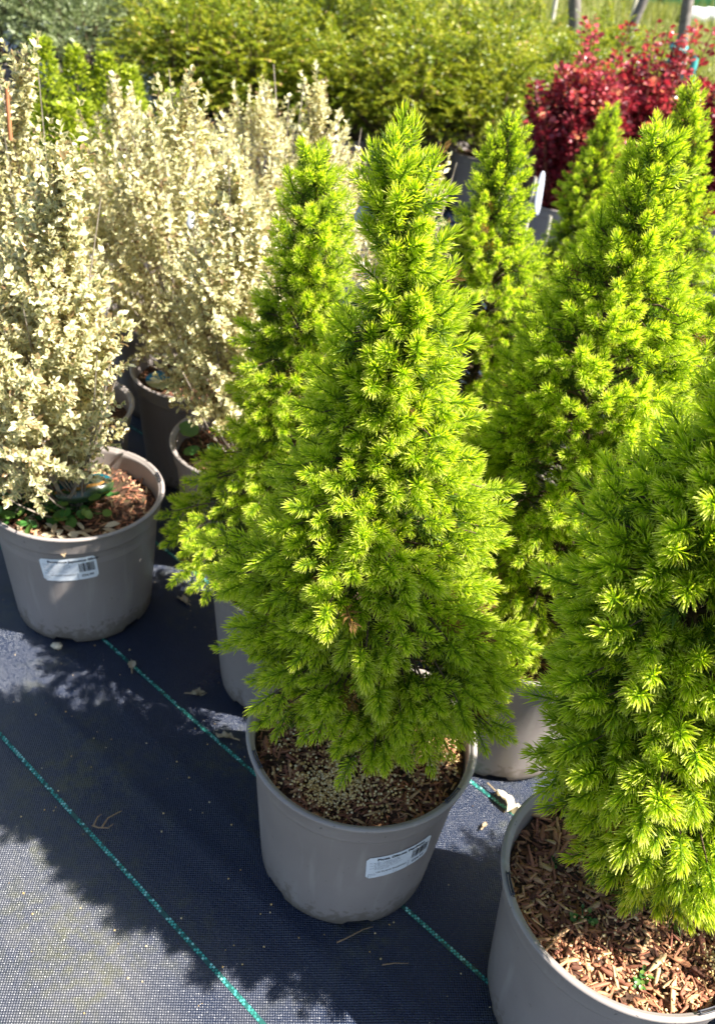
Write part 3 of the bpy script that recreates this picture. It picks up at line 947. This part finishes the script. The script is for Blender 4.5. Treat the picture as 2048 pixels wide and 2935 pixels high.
for nm, (loc, lab, tab, seed, n, sp_) in enumerate([
    ((-.5, 1.94), 'pale variegated shrub below the bright green spires, behind the wide one', [(.715, -.10, .03), (.663, -.095, .076), (.603, -.085, .108), (.52, -.08, .122), (.423, -.07, .120), (.342, -.06, .112), (.28, -.05, .085)], 205, 300, [(-.12, .02, .6, .73)]),
    ((-.12, 1.89), 'thin pale variegated shrub peeping over the tip of the loose yellow-green spruce', [(.785, -.058, .018), (.722, -.06, .050), (.664, -.051, .082), (.585, -.04, .106), (.512, -.034, .118), (.434, -.033, .115), (.36, -.033, .09)], 206, 280, [(-.09, 0, .6, .78), (.03, .02, .5, .70), (.05, -.02, .5, .66)]),
    ((-.26, 2.16), 'furthest broad variegated shrub in front of the yellow-green hedge plants', [(.70, -.06, .045), (.644, -.085, .100), (.585, -.09, .128), (.515, -.09, .142), (.442, -.085, .143), (.376, -.08, .120), (.32, -.07, .10)], 207, 330, [(-.05, 0, .6, .76), (.02, 0, .6, .74)]),
    ((.02, 1.62), 'variegated shrub mostly hidden behind the central spruce top', [(.70, .05, .012), (.66, .03, .045), (.62, .011, .068), (.572, .007, .08), (.513, .011, .085), (.40, .014, .08), (.3, .01, .06)], 208, 180, [(.075, 0, .5, .72), (-.01, .03, .5, .70)]),
    ((-.74, 1.72), 'variegated shrub cut off by the left edge behind the tall tip', [(.757, -.022, .036), (.69, -.035, .066), (.625, -.045, .09), (.55, -.05, .108), (.462, -.05, .118), (.369, -.05, .115), (.28, -.05, .09)], 209, 260, [])]):
    e = potted('potted_variegated_shrub', lab, 'potted shrub', loc, EUO, .203, 10 + nm * 7)
    obj('potting_mix', soil_mesh(.203, nm), e)
    shrub(e, tab, seed, n, 0, .2, sp_)
# exposed orange twig at the left edge
b = Bag(); tube(b, [(-.018, -.034, .715), (-.016, -.035, .755), (-.014, -.036, .798)], [.0036, .0034, .0028], 6)
obj('cut_stem', b.mesh('cut_stem', plain('orange_bark', (.42, .17, .08), .7, .2, .3, 80)), e2)

# ------------------------------------------------------------------ background planting
def leaf4(L, w):
    V = np.array([(0, 0, 0), (.5 * L, w / 2, .10 * L), (L, 0, 0), (.5 * L, -w / 2, .10 * L), (.5 * L, 0, -.03 * L)])
    if L < .02:
        return V[:4], np.array([(0, 2, 1), (0, 3, 2)])
    F = np.array([(0, 4, 1), (0, 3, 4), (4, 2, 1), (4, 3, 2)])
    return V, F

def mound(seed, rx, rz, z0, n_spray, leaves, leaf, w, mat, flat=.6, spray=.13, stems=True, up=.0, hole=.0, name='foliage'):
    """uneven dome of leafy sprays; returns meshes (foliage, stems)"""
    rnd = np.random.default_rng(seed)
    d = unit(rnd.normal(size=(n_spray, 3))); d[:, 2] = np.abs(d[:, 2]) * 1.15 - .35; d = unit(d)
    lump = 1 + .16 * np.sin(d[:, 0] * 5 + seed) * np.cos(d[:, 1] * 4 + seed * 2) + .10 * np.sin(d[:, 2] * 9 + d[:, 0] * 7) + rnd.normal(0, .06, n_spray)
    k = np.where(rnd.random(n_spray) < .3, rnd.uniform(.5, .9, n_spray), 1) * lump
    C = np.c_[d[:, :2] * rx * k[:, None], z0 + rz * .35 + d[:, 2] * rz * .65 * k]
    dirv = d.copy(); dirv[:, 2] = dirv[:, 2] * flat + up + .1; dirv = unit(dirv + rnd.normal(0, .25, d.shape))
    V0, F0 = leaf4(leaf, w)
    P, D, Rr = [], [], []
    for q in range(n_spray):
        t = (np.arange(leaves) / leaves)
        ax = dirv[q]; sd = unit(np.cross(ax, [0, 0, 1.0])); nr = np.cross(sd, ax)
        sgn = np.where(np.arange(leaves) % 2, 1, -1)
        pos = C[q] + (t[:, None] - .7) * spray * ax - (t[:, None] ** 2) * .02 * np.array([0, 0, 1]) * (1 - up)
        dl = unit(ax * .6 + sgn[:, None] * sd * .8 + rnd.normal(0, .3, (leaves, 3)) + up * nr * .4)
        P.append(pos); D.append(dl)
        Rr.append(np.clip(np.full(leaves, rnd.random()) * .5 + rnd.random(leaves) * .5 + .12 * (t - .5), 0, 1))
    P = np.concatenate(P); D = np.concatenate(D); Rr = np.concatenate(Rr)
    # leaf frames: X along leaf, Z up-ish
    zr = unit(np.array([[0, 0, 1.0]]) + rnd.normal(0, .45, D.shape))
    Yv = unit(np.cross(zr, D)); Zv = np.cross(D, Yv)
    Rm = np.stack([D, Yv, Zv], -1)
    b = Bag('rnd'); place(b, (V0, F0, {}), P, Rm, rnd.uniform(.7, 1.25, len(P)), Rr)
    fm = b.mesh(name, mat)
    s = Bag()
    for q in range(0, n_spray, max(1, n_spray // 36)):
        t3 = np.linspace(0, 1, 4)[:, None] ** np.array([[.9, .9, 1.15]])
        tube(s, np.array([rnd.normal(0, .015), rnd.normal(0, .015), .2]) * (1 - t3) + C[q] * t3, [.005, .004, .003, .0015], 4)
    return fm, s.mesh('stems', M_TWIG)

def bg_plant(name, label, cat, group, loc, fm, sm, pot_s=1.2, scale=(1, 1, 1), rot=0, soil=.205):
    t = thing(name, label, cat, (*loc, .0068), group)
    t.rotation_euler = (0, 0, rot)
    key = (.205, 0.0)
    if key not in POTS: POTS[key] = pot_mesh(.205, 0.0)
    if 'bgsoil' not in POTS: POTS['bgsoil'] = soil_mesh(.205, 2)
    if pot_s:
        p = obj('pot', POTS[key], t); p.scale = (pot_s, pot_s, 1.0)
        s = obj('potting_mix', POTS['bgsoil'], t); s.scale = (pot_s, pot_s, 1.0)
    f = obj('foliage', fm, t, kind='stuff'); f.scale = scale
    if sm:
        s = obj('stems', sm, t); s.scale = scale
    return t

HG = 'yellow-green hedge plants massed in pots behind'
hv = [mound(40 + q, .30, .46, .24, 560, 34, .0135, .0090, M_HEDGE, flat=.45, spray=.15) for q in range(4)]
hedge = []
hr = random.Random(3)
rows = [(4.15, [-.93, -.66, -.36, -.02, .34]), (4.62, [-1.12, -.80, -.46, -.10, .28, .66]), (5.15, [-1.22, -.80, -.34, .12, .56, .94]),
        (5.75, [-1.25, -.68, -.1, .42]), (6.5, [-.9, -.3, .3, .8])]
HL = {(0, 0): 'leftmost front hedge plant, yellow-green, above the bright green spires', (0, 3): 'front hedge plant with dark pot just left of the central spruce tip',
      (0, 4): 'front hedge plant with big dark pot between the central spruce and the slim spruce', (0, 2): 'front hedge plant, dark underside, behind the thin pale shrub',
      (0, 1): 'front hedge plant with pinkish shoots second from the left'}
HROW = ['front hedge plant %s', 'hedge plant in the second row %s', 'hedge plant in the third row %s', 'hedge plant in the fourth row %s', 'hedge plant in the last hazy row %s']
HPOS = ['at its left end', 'above the pale shrub with the blue tag', 'above the thin pale shrub', 'above the loose yellow-green spruce', 'above the central spruce', 'nearest the red bushes']
for ri, (y, xs) in enumerate(rows):
    for ci, x in enumerate(xs):
        fm, sm = hv[hr.randrange(4)]
        s = hr.uniform(.92, 1.10)
        if ri == 0: s *= .96
        lab = HL.get((ri, ci)) or HROW[ri] % HPOS[ci]
        hedge.append(bg_plant('hedge_plant', lab, 'hedge plant', HG, (x + hr.uniform(-.05, .05), y + hr.uniform(-.06, .06)), fm, sm, 1.25, (s, s, s * hr.uniform(.92, 1.08)), hr.uniform(0, 6.28)))

# olive mounds further back on the right
ov = [mound(60 + q, .34, .50, .12, 300, 18, .020, .012, M_OLIVE, flat=.6, spray=.18) for q in range(2)]
k = 0
OL = ['rounded golden bush between the trunks, behind the red bushes', 'dark olive bush behind the first trunk', 'olive bush at the far right edge behind the red bushes',
      'olive bush right of the tied trunk', 'low olive bush between the two thick trunks further off', 'hazy olive bush beneath the pale stake', 'far olive bush behind the leaning trunk', 'far olive bush in the grass left of the leaning trunk', 'far olive bush at the right edge before the white sacks']
for x, y, s in ((1.00, 4.75, .95), (.66, 5.35, .92), (1.75, 4.5, .95), (1.42, 4.85, .86), (1.75, 6.6, .85), (1.15, 6.3, .85), (1.85, 8.0, .8), (1.40, 7.7, .72), (2.35, 7.0, .85)):
    fm, sm = ov[k % 2]
    bg_plant('olive_bush', OL[k], 'bush', 'olive bushes beyond the red bushes', (x, y), fm, sm, 1.2, (s, s, s), k * 1.3)
    k += 1
# grey green bushes upper left
gv = [mound(70 + q, .42, .60, .22, 460, 24, .026, .011, M_GREYG, flat=.8, spray=.2, up=.2) for q in range(2)]
for q, (x, y, s, lab) in enumerate([(-2.12, 4.9, 1.0, 'grey-green bush in the top left corner above the dark gap'), (-1.62, 4.85, .95, 'grey-green bush beside the hedge plants at the top left'), (-1.95, 5.6, 1.1, 'grey-green bush furthest back at the top left')]):
    fm, sm = gv[q % 2]
    bg_plant('grey_green_bush', lab, 'bush', 'grey-green bushes at the back', (x, y), fm, sm, 1.4, (s, s, s), q * 2.0)

M_BLACK = plain('black_plastic', (.015, .016, .02), .4, .5)
black = pot_mesh(.19, 3.0).copy(); black.materials.clear(); black.materials.append(M_BLACK)
for q, (x, y, sc, lab) in enumerate([(-1.52, 4.30, 1.25, 'black pot at the foot of the hedge, right end of the black pots'), (-1.85, 4.32, 1.25, 'black pot second from the right under the grey-green bushes'),
                                     (-2.18, 4.38, 1.25, 'black pot at the left edge under the grey-green bushes'), (-1.70, 4.02, 1.0, 'smaller black pot standing in front of the other black pots')]):
    t = thing('empty_pot', lab, 'pot', (x, y, .0068), 'black pots in the shade at the back')
    p = obj('pot', black, t); p.scale = (sc, sc, 1.1)
    p = obj('potting_mix', POTS['bgsoil'], t); p.scale = (sc * .98, sc * .98, .95)

# bright green spires
def spire_mesh(seed, spires, leaf=.017, w=.009):
    rnd = np.random.default_rng(seed)
    V0, F0 = leaf4(leaf, w)
    b = Bag('rnd'); s = Bag()
    for (x, y, h, r) in spires:
        n = int(1500 * h / .5)
        z = .22 + (h - .22) * rnd.random(n) ** .8
        rr = np.interp((z - .2) / (h - .2), [0, .3, .8, 1], [r * .8, r, r * .55, .012]) * np.sqrt(rnd.uniform(.25, 1.1, n))
        a = rnd.uniform(0, 6.28, n)
        P = np.c_[x + rr * np.cos(a), y + rr * np.sin(a), z]
        D = unit(np.c_[np.cos(a), np.sin(a), rnd.uniform(.1, 1.2, n)] + rnd.normal(0, .3, (n, 3)))
        zr = unit(np.array([[0, 0, 1.0]]) + rnd.normal(0, .4, D.shape))
        Yv = unit(np.cross(zr, D)); Rm = np.stack([D, Yv, np.cross(D, Yv)], -1)
        place(b, (V0, F0, {}), P, Rm, rnd.uniform(.7, 1.3, n), rnd.random(n))
        tube(s, [(x * .3, y * .3, .2), (x * .8, y * .8, .35), (x, y, h - .03)], [.004, .003, .001], 4)
    return b.mesh('foliage', M_BRIGHT), s.mesh('stems', M_TWIG)
for q, (loc, sp_, lab) in enumerate([
    ((-.91, 2.36), [(0, 0, .72, .075), (-.06, .05, .60, .07), (.06, -.03, .58, .07)], 'bright green spire-shaped plant, leftmost, with one tall tip above the pale shrubs'),
    ((-.83, 2.48), [(-.04, 0, .69, .07), (.03, .03, .68, .07), (.0, -.07, .58, .075)], 'bright green plant with twin tips in the middle of the spires'),
    ((-.70, 2.55), [(-.05, 0, .65, .075), (.06, .02, .60, .08), (-.02, -.05, .58, .07), (.14, .0, .52, .06)], 'lower yellow-green leafy plant right of the twin-tipped spires')]):
    fm, sm = spire_mesh(80 + q, sp_)
    bg_plant('green_spire_plant', lab, 'shrub', 'bright green spire plants', loc, fm, sm, 1.0)

# red bushes: upright leafy rods
def red_mesh(seed, rods, h, rad):
    rnd = np.random.default_rng(seed)
    V0 = np.array([(0, 0, 0), (.55, .34, .06), (1, .18, 0), (1, -.18, 0), (.55, -.34, .06), (.5, 0, -.05)]) * .023
    F0 = np.array([(0, 5, 1), (0, 4, 5), (1, 5, 2), (5, 3, 2), (4, 3, 5)])
    b = Bag('rnd'); s = Bag()
    for q in range(rods):
        r = rad * math.sqrt(rnd.random()) * (1 if q >= 5 else .6); a = rnd.uniform(0, 6.28)
        hh = h * rnd.uniform(.74, 1.0) * (1 - .22 * (r / rad) ** 2)
        if q < 5: hh = h * rnd.uniform(1.0, 1.13)
        x, y = r * math.cos(a), r * math.sin(a)
        n = int(rnd.uniform(150, 220))
        t = rnd.random(n); t = -.12 + 1.12 * t
        z = .2 + (hh - .2) * t
        lean = .25 + .75 * t
        aa = rnd.uniform(0, 6.28, n); wr = rnd.uniform(.004, .030, n) * np.interp(t, [0, .85, 1], [1, 1, .5])
        P = np.c_[x * lean + wr * np.cos(aa), y * lean + wr * np.sin(aa), z]
        D = unit(np.c_[np.cos(aa), np.sin(aa), rnd.uniform(-.1, .9, n)] + rnd.normal(0, .25, (n, 3)))
        zr = unit(np.array([[0, 0, 1.0]]) + rnd.normal(0, .6, D.shape))
        Yv = unit(np.cross(zr, D)); Rm = np.stack([D, Yv, np.cross(D, Yv)], -1)
        tone = rnd.uniform(.0, .45)
        place(b, (V0, F0, {}), P, Rm, rnd.uniform(.7, 1.2, n), np.clip(tone + .55 * rnd.random(n) + .15 * (t > .9), 0, 1))
        tube(s, [(x * .25, y * .25, .2), (x * .6, y * .6, .2 + (hh - .2) * .4), (x, y, hh - .01)], [.0045, .0035, .0015], 4)
    return b.mesh('foliage', M_RED), s.mesh('stems', bark_mat('red_twig', (.10, .03, .02), (.22, .08, .05), 60))
for q, (loc, h, rad, lab) in enumerate([
    ((.605, 3.42), .76, .205, 'first red-leaved bush, left one, with the white tag hanging at its foot'),
    ((.90, 3.60), .81, .215, 'red-leaved bush in the middle, in front of the tied trunk'),
    ((1.15, 3.45), .75, .21, 'red-leaved bush cut off by the right edge')]):
    fm, sm = red_mesh(90 + q, 84, h, rad)
    bg_plant('red_bush', lab, 'bush', 'red-leaved bushes in pots', loc, fm, sm, 1.0)

# young standard trees, stakes
cv = mound(120, .75, 1.1, 0, 160, 22, .05, .03, M_OLIVE, flat=.9, spray=.3, name='crown')[0]
def standard_tree(label, base, top, r, tie=False, crown=True):
    t = thing('young_tree', label, 'tree', (*base, .0), 'young standard trees in the bed behind')
    b = Bag(); n = 9
    t3 = np.linspace(0, 1, n)[:, None]
    pts = np.array([0, 0, 0]) * (1 - t3) + np.array(top) * t3
    pts[:, 0] += .012 * np.sin(t3[:, 0] * 7); pts[:, 1] += .01 * np.cos(t3[:, 0] * 5)
    tube(b, pts, np.linspace(r * 1.15, r * .7, n), 12)
    obj('trunk', b.mesh('trunk', M_STEM, True), t)
    if crown:
        c = obj('crown', cv, t); c.location = (top[0], top[1], top[2] - .2); c.scale = (.8, .8, .8)
    if tie:
        b = Bag()
        for zz, dx in ((.62, .0), (.68, .004), (.57, -.003)):
            a = np.linspace(0, 2 * np.pi, 15)
            f = zz / top[2]
            tube(b, np.c_[top[0] * f + (r * 1.35) * np.cos(a), top[1] * f + r * 1.35 * np.sin(a), zz + .01 * np.sin(a)], .012, 6)
        tube(b, [(top[0] * .2 + r + .03, -.03, .66), (top[0] * .2 + r + .04, -.04, .52), (top[0] * .2 + r + .02, -.05, .38)], [.016, .02, .012], 6)
        obj('tie', b.mesh('tie', M_TEALTIE, True), t)
    return t
standard_tree('straight dark trunk rising behind the first red bush, pale on its sunlit side', (1.0, 5.6), (-.66, 0, 2.7), .034)
standard_tree('grey trunk behind the middle red bush with a teal tie around it', (1.32, 4.75), (-.36, 0, 2.6), .026, True)
standard_tree('thin leaning dark trunk further off between the two thicker trunks', (1.47, 7.6), (.50, 0, 2.7), .034)
def stake(label, base, top, r, mat):
    b = Bag(); tube(b, [(0, 0, 0), (top[0] / 2, 0, top[2] / 2), top], [r, r, r * .95], 8)
    o = obj('garden_stake', b.mesh('garden_stake', mat, True), None, (*base, .004))
    tag(o, label, 'stake', 'pale stakes in the far bed')
M_STAKE = plain('pale_wood', (.50, .46, .36), .7, .2, .2, 30)
stake('pale wooden stake left of the first trunk', (1.0, 7.6), (-.05, 0, 1.5), .018, M_STAKE)
stake('faint pale stake between the first and the leaning trunk', (2.24, 11.0), (.05, 0, 1.5), .02, M_STAKE)

# far grass bed
rg = np.random.default_rng(77)
n = 26000
P = np.c_[rg.uniform(-1.5, 13, n), rg.uniform(8.4, 24, n), np.zeros(n)]
a = rg.uniform(0, 6.28, n); ln = rg.uniform(.10, .34, n) * (.7 + .5 * np.sin(P[:, 0] * 1.3) * np.cos(P[:, 1] * .9))
tipv = P + np.c_[np.cos(a) * ln * .4, np.sin(a) * ln * .4, ln]
wv = np.c_[-np.sin(a), np.cos(a), 0 * a] * .012
b = Bag('rnd'); b.add(np.stack([P - wv, P + wv, tipv], 1).reshape(-1, 3), np.arange(n * 3).reshape(-1, 3), rnd=np.repeat(rg.random(n), 3))
obj('tall_dry_grass', b.mesh('tall_dry_grass', M_GRASS), kind='stuff')

# green netting shed and pale van-shaped trolley far off
def box(b, x0, y0, z0, x1, y1, z1):
    V = np.array([(x, y, z) for z in (z0, z1) for y in (y0, y1) for x in (x0, x1)])
    b.add(V, np.array([(0, 2, 3, 1), (4, 5, 7, 6), (0, 1, 5, 4), (2, 6, 7, 3), (0, 4, 6, 2), (1, 3, 7, 5)]))
t = thing('netting_shed', 'turquoise green netting shed far behind the trunks', 'shed', (5.5, 21.0, 0))
b = Bag()
for q in range(3): box(b, -2.2 + q * 1.5 + .05, -.02, .05, -2.2 + (q + 1) * 1.5 - .05, .02, 2.2)
obj('netting_panel', b.mesh('netting_panel', plain('green_netting', (.12, .46, .34), .6, .3, .15, 3)), t)
b = Bag()
for q in range(4): box(b, -2.24 + q * 1.5, -.06, 0, -2.16 + q * 1.5, .06, 2.35)
box(b, -2.3, -.08, 2.3, 2.4, .08, 2.42); box(b, -2.3, -.07, .95, 2.4, .07, 1.02)
obj('shed_frame', b.mesh('shed_frame', plain('dark_green_metal', (.03, .12, .10), .6)), t)

def sack(seed, sx, sy, sz):
    u = np.linspace(0, np.pi, 9); v = np.linspace(0, 2 * np.pi, 15)[:-1]
    V = []
    for q in u:
        for w in v:
            k = 1 + .06 * math.sin(3 * w + seed + 2 * q)
            c = lambda x: math.copysign(abs(x) ** .6, x)
            V.append((sx * k * c(math.sin(q)) * c(math.cos(w)), sy * k * c(math.sin(q)) * c(math.sin(w)), sz * (1 + c(math.cos(q)))))
    i = np.arange(8)[:, None] * 14; j = np.arange(14)[None]; j2 = (j + 1) % 14
    return np.array(V), np.stack([i + j, i + 14 + j, i + 14 + j2, i + j2], -1).reshape(-1, 4)
M_SACK = plain('white_plastic_sack', (.72, .72, .74), .35, .5, .1, 6)
for q, (x, y, z, lab) in enumerate([(4.55, 17.2, .0, 'white sack beside the turquoise shed, leftmost of the far white pile'), (5.25, 17.0, .0, 'white sack at the far right edge of the pile'), (4.95, 17.6, .0, 'white sack in the middle of the far white pile')]):
    V, F = sack(q, .20, .16, .13)
    o = obj('white_sack', mesh('white_sack', V, F, M_SACK, smooth=True), None, (x, y, z)); tag(o, lab, 'sack', 'white sacks far behind')

# ------------------------------------------------------------------ small things
def oval_tag(name, label, loc, L, w, mat, rot, cat='plant tag', stripe=None, group=None):
    a = np.linspace(0, 2 * np.pi, 25)[:-1]
    x = np.sign(np.cos(a)) * np.abs(np.cos(a)) ** .75 * L / 2; y = np.sin(a) * w / 2
    z = .05 * L * (x / (L / 2)) ** 2
    n = 24
    V = np.concatenate([np.c_[x, y, z], np.c_[x, y, z + .0007]])
    F4 = [(m, (m + 1) % n, n + (m + 1) % n, n + m) for m in range(n)]
    cap = [(q, q + 1, n - 1 - q - 1, n - 1 - q) for q in range(n // 2 - 1)]
    F = np.array(F4 + [tuple(c[::-1]) for c in cap] + [tuple(v + n for v in c) for c in cap])
    o = obj(name, mesh(name, V, F, mat), None, loc)
    o.rotation_euler = rot
    tag(o, label, cat, group)
    return o
def tag_mat(name, bands):
    k = NT(name); s = k.new('ShaderNodeSeparateXYZ'); k.link(k.coord('Generated'), s.inputs[0])
    w = k.math('ADD', s.outputs[1], k.math('MULTIPLY', k.math('SUBTRACT', k.noise(3, 2, .5, k.coord('Generated')), .5), .12))
    k.base(k.ramp(w, bands, 'CONSTANT')); k.set(.25, .5)
    return k.m
MT = tag_mat('teal_orange_tag', [(0, (.015, .04, .012)), (.30, (.03, .05, .018)), (.50, (.30, .15, .03)), (.62, (.004, .06, .08))])
MB = tag_mat('blue_tag', [(0, (.30, .34, .16)), (.35, (.55, .50, .30)), (.5, (.02, .22, .42)), (.85, (.01, .13, .30))])
TG = 'plastic plant tags'
oval_tag('plant_tag', 'teal and orange oval plant tag lying over the soil of the front left pot', (-.449, 1.180, .246), .095, .046, MT, (R_(38), R_(-4), R_(30)), group=TG)
b = Bag(); tube(b, [(-.480, 1.195, .310), (-.474, 1.190, .285), (-.466, 1.183, .262), (-.458, 1.178, .251)], .0016, 6)
tag(obj('plastic_tie', b.mesh('plastic_tie', M_TAGW, True)), 'thin white plastic tie holding the teal tag to the variegated shrub', 'tie')
oval_tag('plant_tag', 'bright blue plant tag on the soil under the wide variegated shrub', (-.425, 1.650, .222), .10, .055, MB, (R_(20), R_(-6), R_(25)), group=TG)
oval_tag('plant_tag', 'small green plant tag poking over the rim below the loose yellow-green spruce', (-.178, .985, .250), .034, .020, plain('green_tag', (.03, .16, .08), .3), (R_(30), R_(5), R_(-20)), group=TG)
oval_tag('hanging_tag', 'white tag hanging at the foot of the first red bush', (.415, 2.72, .43), .125, .024, M_TAGW, (R_(15), R_(-74), R_(95)), 'tag', group='white hanging tags')
oval_tag('hanging_tag', 'small grey-white tag hanging in the wide variegated shrub', (-.338, 1.47, .615), .028, .013, M_TAGW, (R_(20), R_(-65), R_(80)), 'tag', group='white hanging tags')
oval_tag('hanging_tag', 'sliver of a white tag at the left of the central spruce tip', (-.022, .752, .872), .034, .012, M_TAGW, (R_(60), R_(-50), R_(20)), 'tag', group='white hanging tags')
# bamboo canes by the white tag
for q, (x, y, h, lab) in enumerate([(.46, 2.70, .37, 'thin pale cane under the white hanging tag'), (.395, 2.72, .47, 'pale cane carrying the white hanging tag')]):
    b = Bag(); tube(b, [(0, 0, 0), (.006, 0, h / 2), (.0, 0, h)], .005, 8)
    tag(obj('bamboo_cane', b.mesh('bamboo_cane', M_STAKE, True), None, (x, y, .006)), lab, 'cane', 'canes by the red bush')

# weeds
def weed(label, loc, n, spread, h, leaf, seed, lobes=False):
    rnd = np.random.default_rng(seed)
    t = thing('weed', label, 'weed', loc, 'weeds growing in the pots')
    st = Bag()
    a = np.linspace(0, 2 * np.pi, 9)[:-1]
    base = np.concatenate([[[.5, 0, -.06]], np.c_[.5 + .5 * np.cos(a), .40 * np.sin(a), .06 + 0 * a]])
    F = np.array([(0, 1 + m, 1 + (m + 1) % 8) for m in range(8)])
    mes = [mesh('leaf', base * leaf * s, F, M_WEED, {'rnd': np.full(9, v)}, True) for s, v in ((.8, .2), (1, .5), (1.2, .8), (.9, 1.0))]
    for q in range(n):
        r = spread * math.sqrt(rnd.random()); aa = rnd.uniform(0, 6.28)
        p = np.array([r * math.cos(aa), r * math.sin(aa), h * rnd.uniform(.35, 1) * (1 - .4 * r / spread)])
        tube(st, [(0, 0, 0), p * np.array([.5, .5, .7]), p], [.0012, .001, .0006], 4)
        o = obj('leaf', mes[rnd.integers(0, 4)], t)
        o.location = p; o.rotation_euler = (rnd.normal(0, .35), rnd.normal(-.1, .35), aa + rnd.normal(0, .6))
    obj('stalks', st.mesh('stalks', M_WEED), t)
weed('bushy green weed below the teal tag in the front left pot', (-.455, 1.175, .205), 46, .062, .050, .021, 1)
weed('blue-green weed at the left side of the front left pot', (-.535, 1.135, .205), 46, .058, .062, .021, 2)
weed('tiny light green seedling clump in the sunlit bark of the corner pot', (.342, .490, .213), 14, .011, .010, .0058, 3)
weed('tiny dull green seedling on the shaded bark of the corner pot', (.293, .548, .213), 14, .011, .012, .0060, 4)
weed('tiny yellow seedling near the back rim of the corner pot', (.268, .612, .213), 6, .005, .010, .0045, 5)
weed('broad green weed leaf standing in the pot behind the loose spruce', (-.300, 1.395, .212), 3, .03, .06, .036, 6)

# litter on the fabric
def dry_leaf(label, loc, L, w, rot, seed, v=.8):
    rnd = np.random.default_rng(seed)
    n = 9; x = np.linspace(0, 1, n); wd = w * np.sin(np.pi * x ** .8) ** .8
    V = []
    for q in range(n):
        for s in (-1, -.5, 0, .5, 1):
            V.append((x[q] * L, s * wd[q] / 2, .10 * L * s * s * math.sin(3 * x[q]) + .06 * L * math.sin(5 * x[q]) + rnd.normal(0, .003 * L / .03)))
    i = np.arange(n - 1)[:, None] * 5 + np.arange(4)[None]
    F = np.stack([i, i + 5, i + 6, i + 1], -1).reshape(-1, 4)
    V = np.array(V)
    b = Bag('rnd'); b.add(V, F, rnd=v)
    tube(b, [(-.35 * L, .02 * L, .0), (-.15 * L, 0, .01 * L), (.05 * L, 0, 0)], .0011, 5, rnd=.3)
    o = obj('dry_leaf', b.mesh('dry_leaf', M_DRY, True), None, loc); o.rotation_euler = rot
    tag(o, label, 'leaf', 'dry leaves on the fabric')
dry_leaf('large cream dry leaf leaning on the corner pot, half in sunlight', (.258, .865, .012), .052, .032, (R_(-30), R_(8), R_(-42)), 1, .95)
dry_leaf('small pale dry leaf under the front left pot edge', (-.335, 1.02, .010), .026, .013, (.2, .1, 1.9), 2, .7)
dry_leaf('pale dry leaf in the gap right of the front left pot', (-.285, 1.20, .010), .034, .016, (.3, .2, 2.4), 3, .6)
dry_leaf('curled tan leaf by the second green line below the left pot', (-.230, .985, .010), .028, .012, (.2, .2, .4), 4, .5)
dry_leaf('dull dry leaf near the loose spruce\'s pot and the green line', (-.145, .905, .010), .030, .013, (.1, .1, 2.9), 5, .45)
dry_leaf('small orange leaf on the sunlit fabric right of the central pot', (.235, .80, .010), .014, .006, (.1, .1, 1.0), 6, .2)
def twig(label, loc, pts, r):
    b = Bag()
    for p in pts: tube(b, p, np.linspace(r, r * .45, len(p)), 5)
    tag(obj('dry_twig', b.mesh('dry_twig', M_DRY, True), None, loc), label, 'twig', 'dry twigs on the fabric')
twig('little forked dry twig beside the lower green line', (-.295, .724, .011), [[(-.010, .0, 0), (.0, -.004, .003), (.012, -.002, .002), (.017, .006, .001)], [(-.008, 0, .001), (-.006, .012, .004), (-.003, .018, .002)], [(.004, -.003, .003), (.008, .012, .004), (.022, .028, .001)]], .0013)
twig('thin dry twig in front of the central pot', (.062, .612, .010), [[(-.020, -.008, 0), (-.005, .0, .003), (.012, .012, .003), (.024, .018, .001)]], .0010)
twig('short straight pale twig right of the thin twig near the central pot', (.115, .585, .010), [[(-.015, -.002, .0), (.0, .001, .002), (.018, .004, .0)]], .0009)
rp = np.random.default_rng(5)
V, F, _ = (ICO[0], ICO[1], 0)
Vp = V * np.array([.011, .008, .006]) * (1 + .15 * np.sin(V * 7).sum(1, keepdims=True))
o = obj('pebble', mesh('pebble', Vp, F, plain('pale_stone', (.52, .46, .34), .7, .2, .2, 200), smooth=True), None, (-.470, 1.052, .010)); tag(o, 'pale pebble tucked at the foot of the front left pot', 'pebble')
# grit scattered over the fabric
n = 260
gxy = np.c_[rp.uniform(-.6, .4, n), rp.uniform(.42, 1.3, n)]
b = Bag('rnd'); place(b, ICO, np.c_[gxy, fabric_z(gxy[:, 0], gxy[:, 1]) + .0006], frames(rp.normal(size=(n, 3)), rp), rp.uniform(.0005, .0014, n), rp.random(n))
obj('scattered_grit', b.mesh('grit', M_PELLET), kind='stuff')
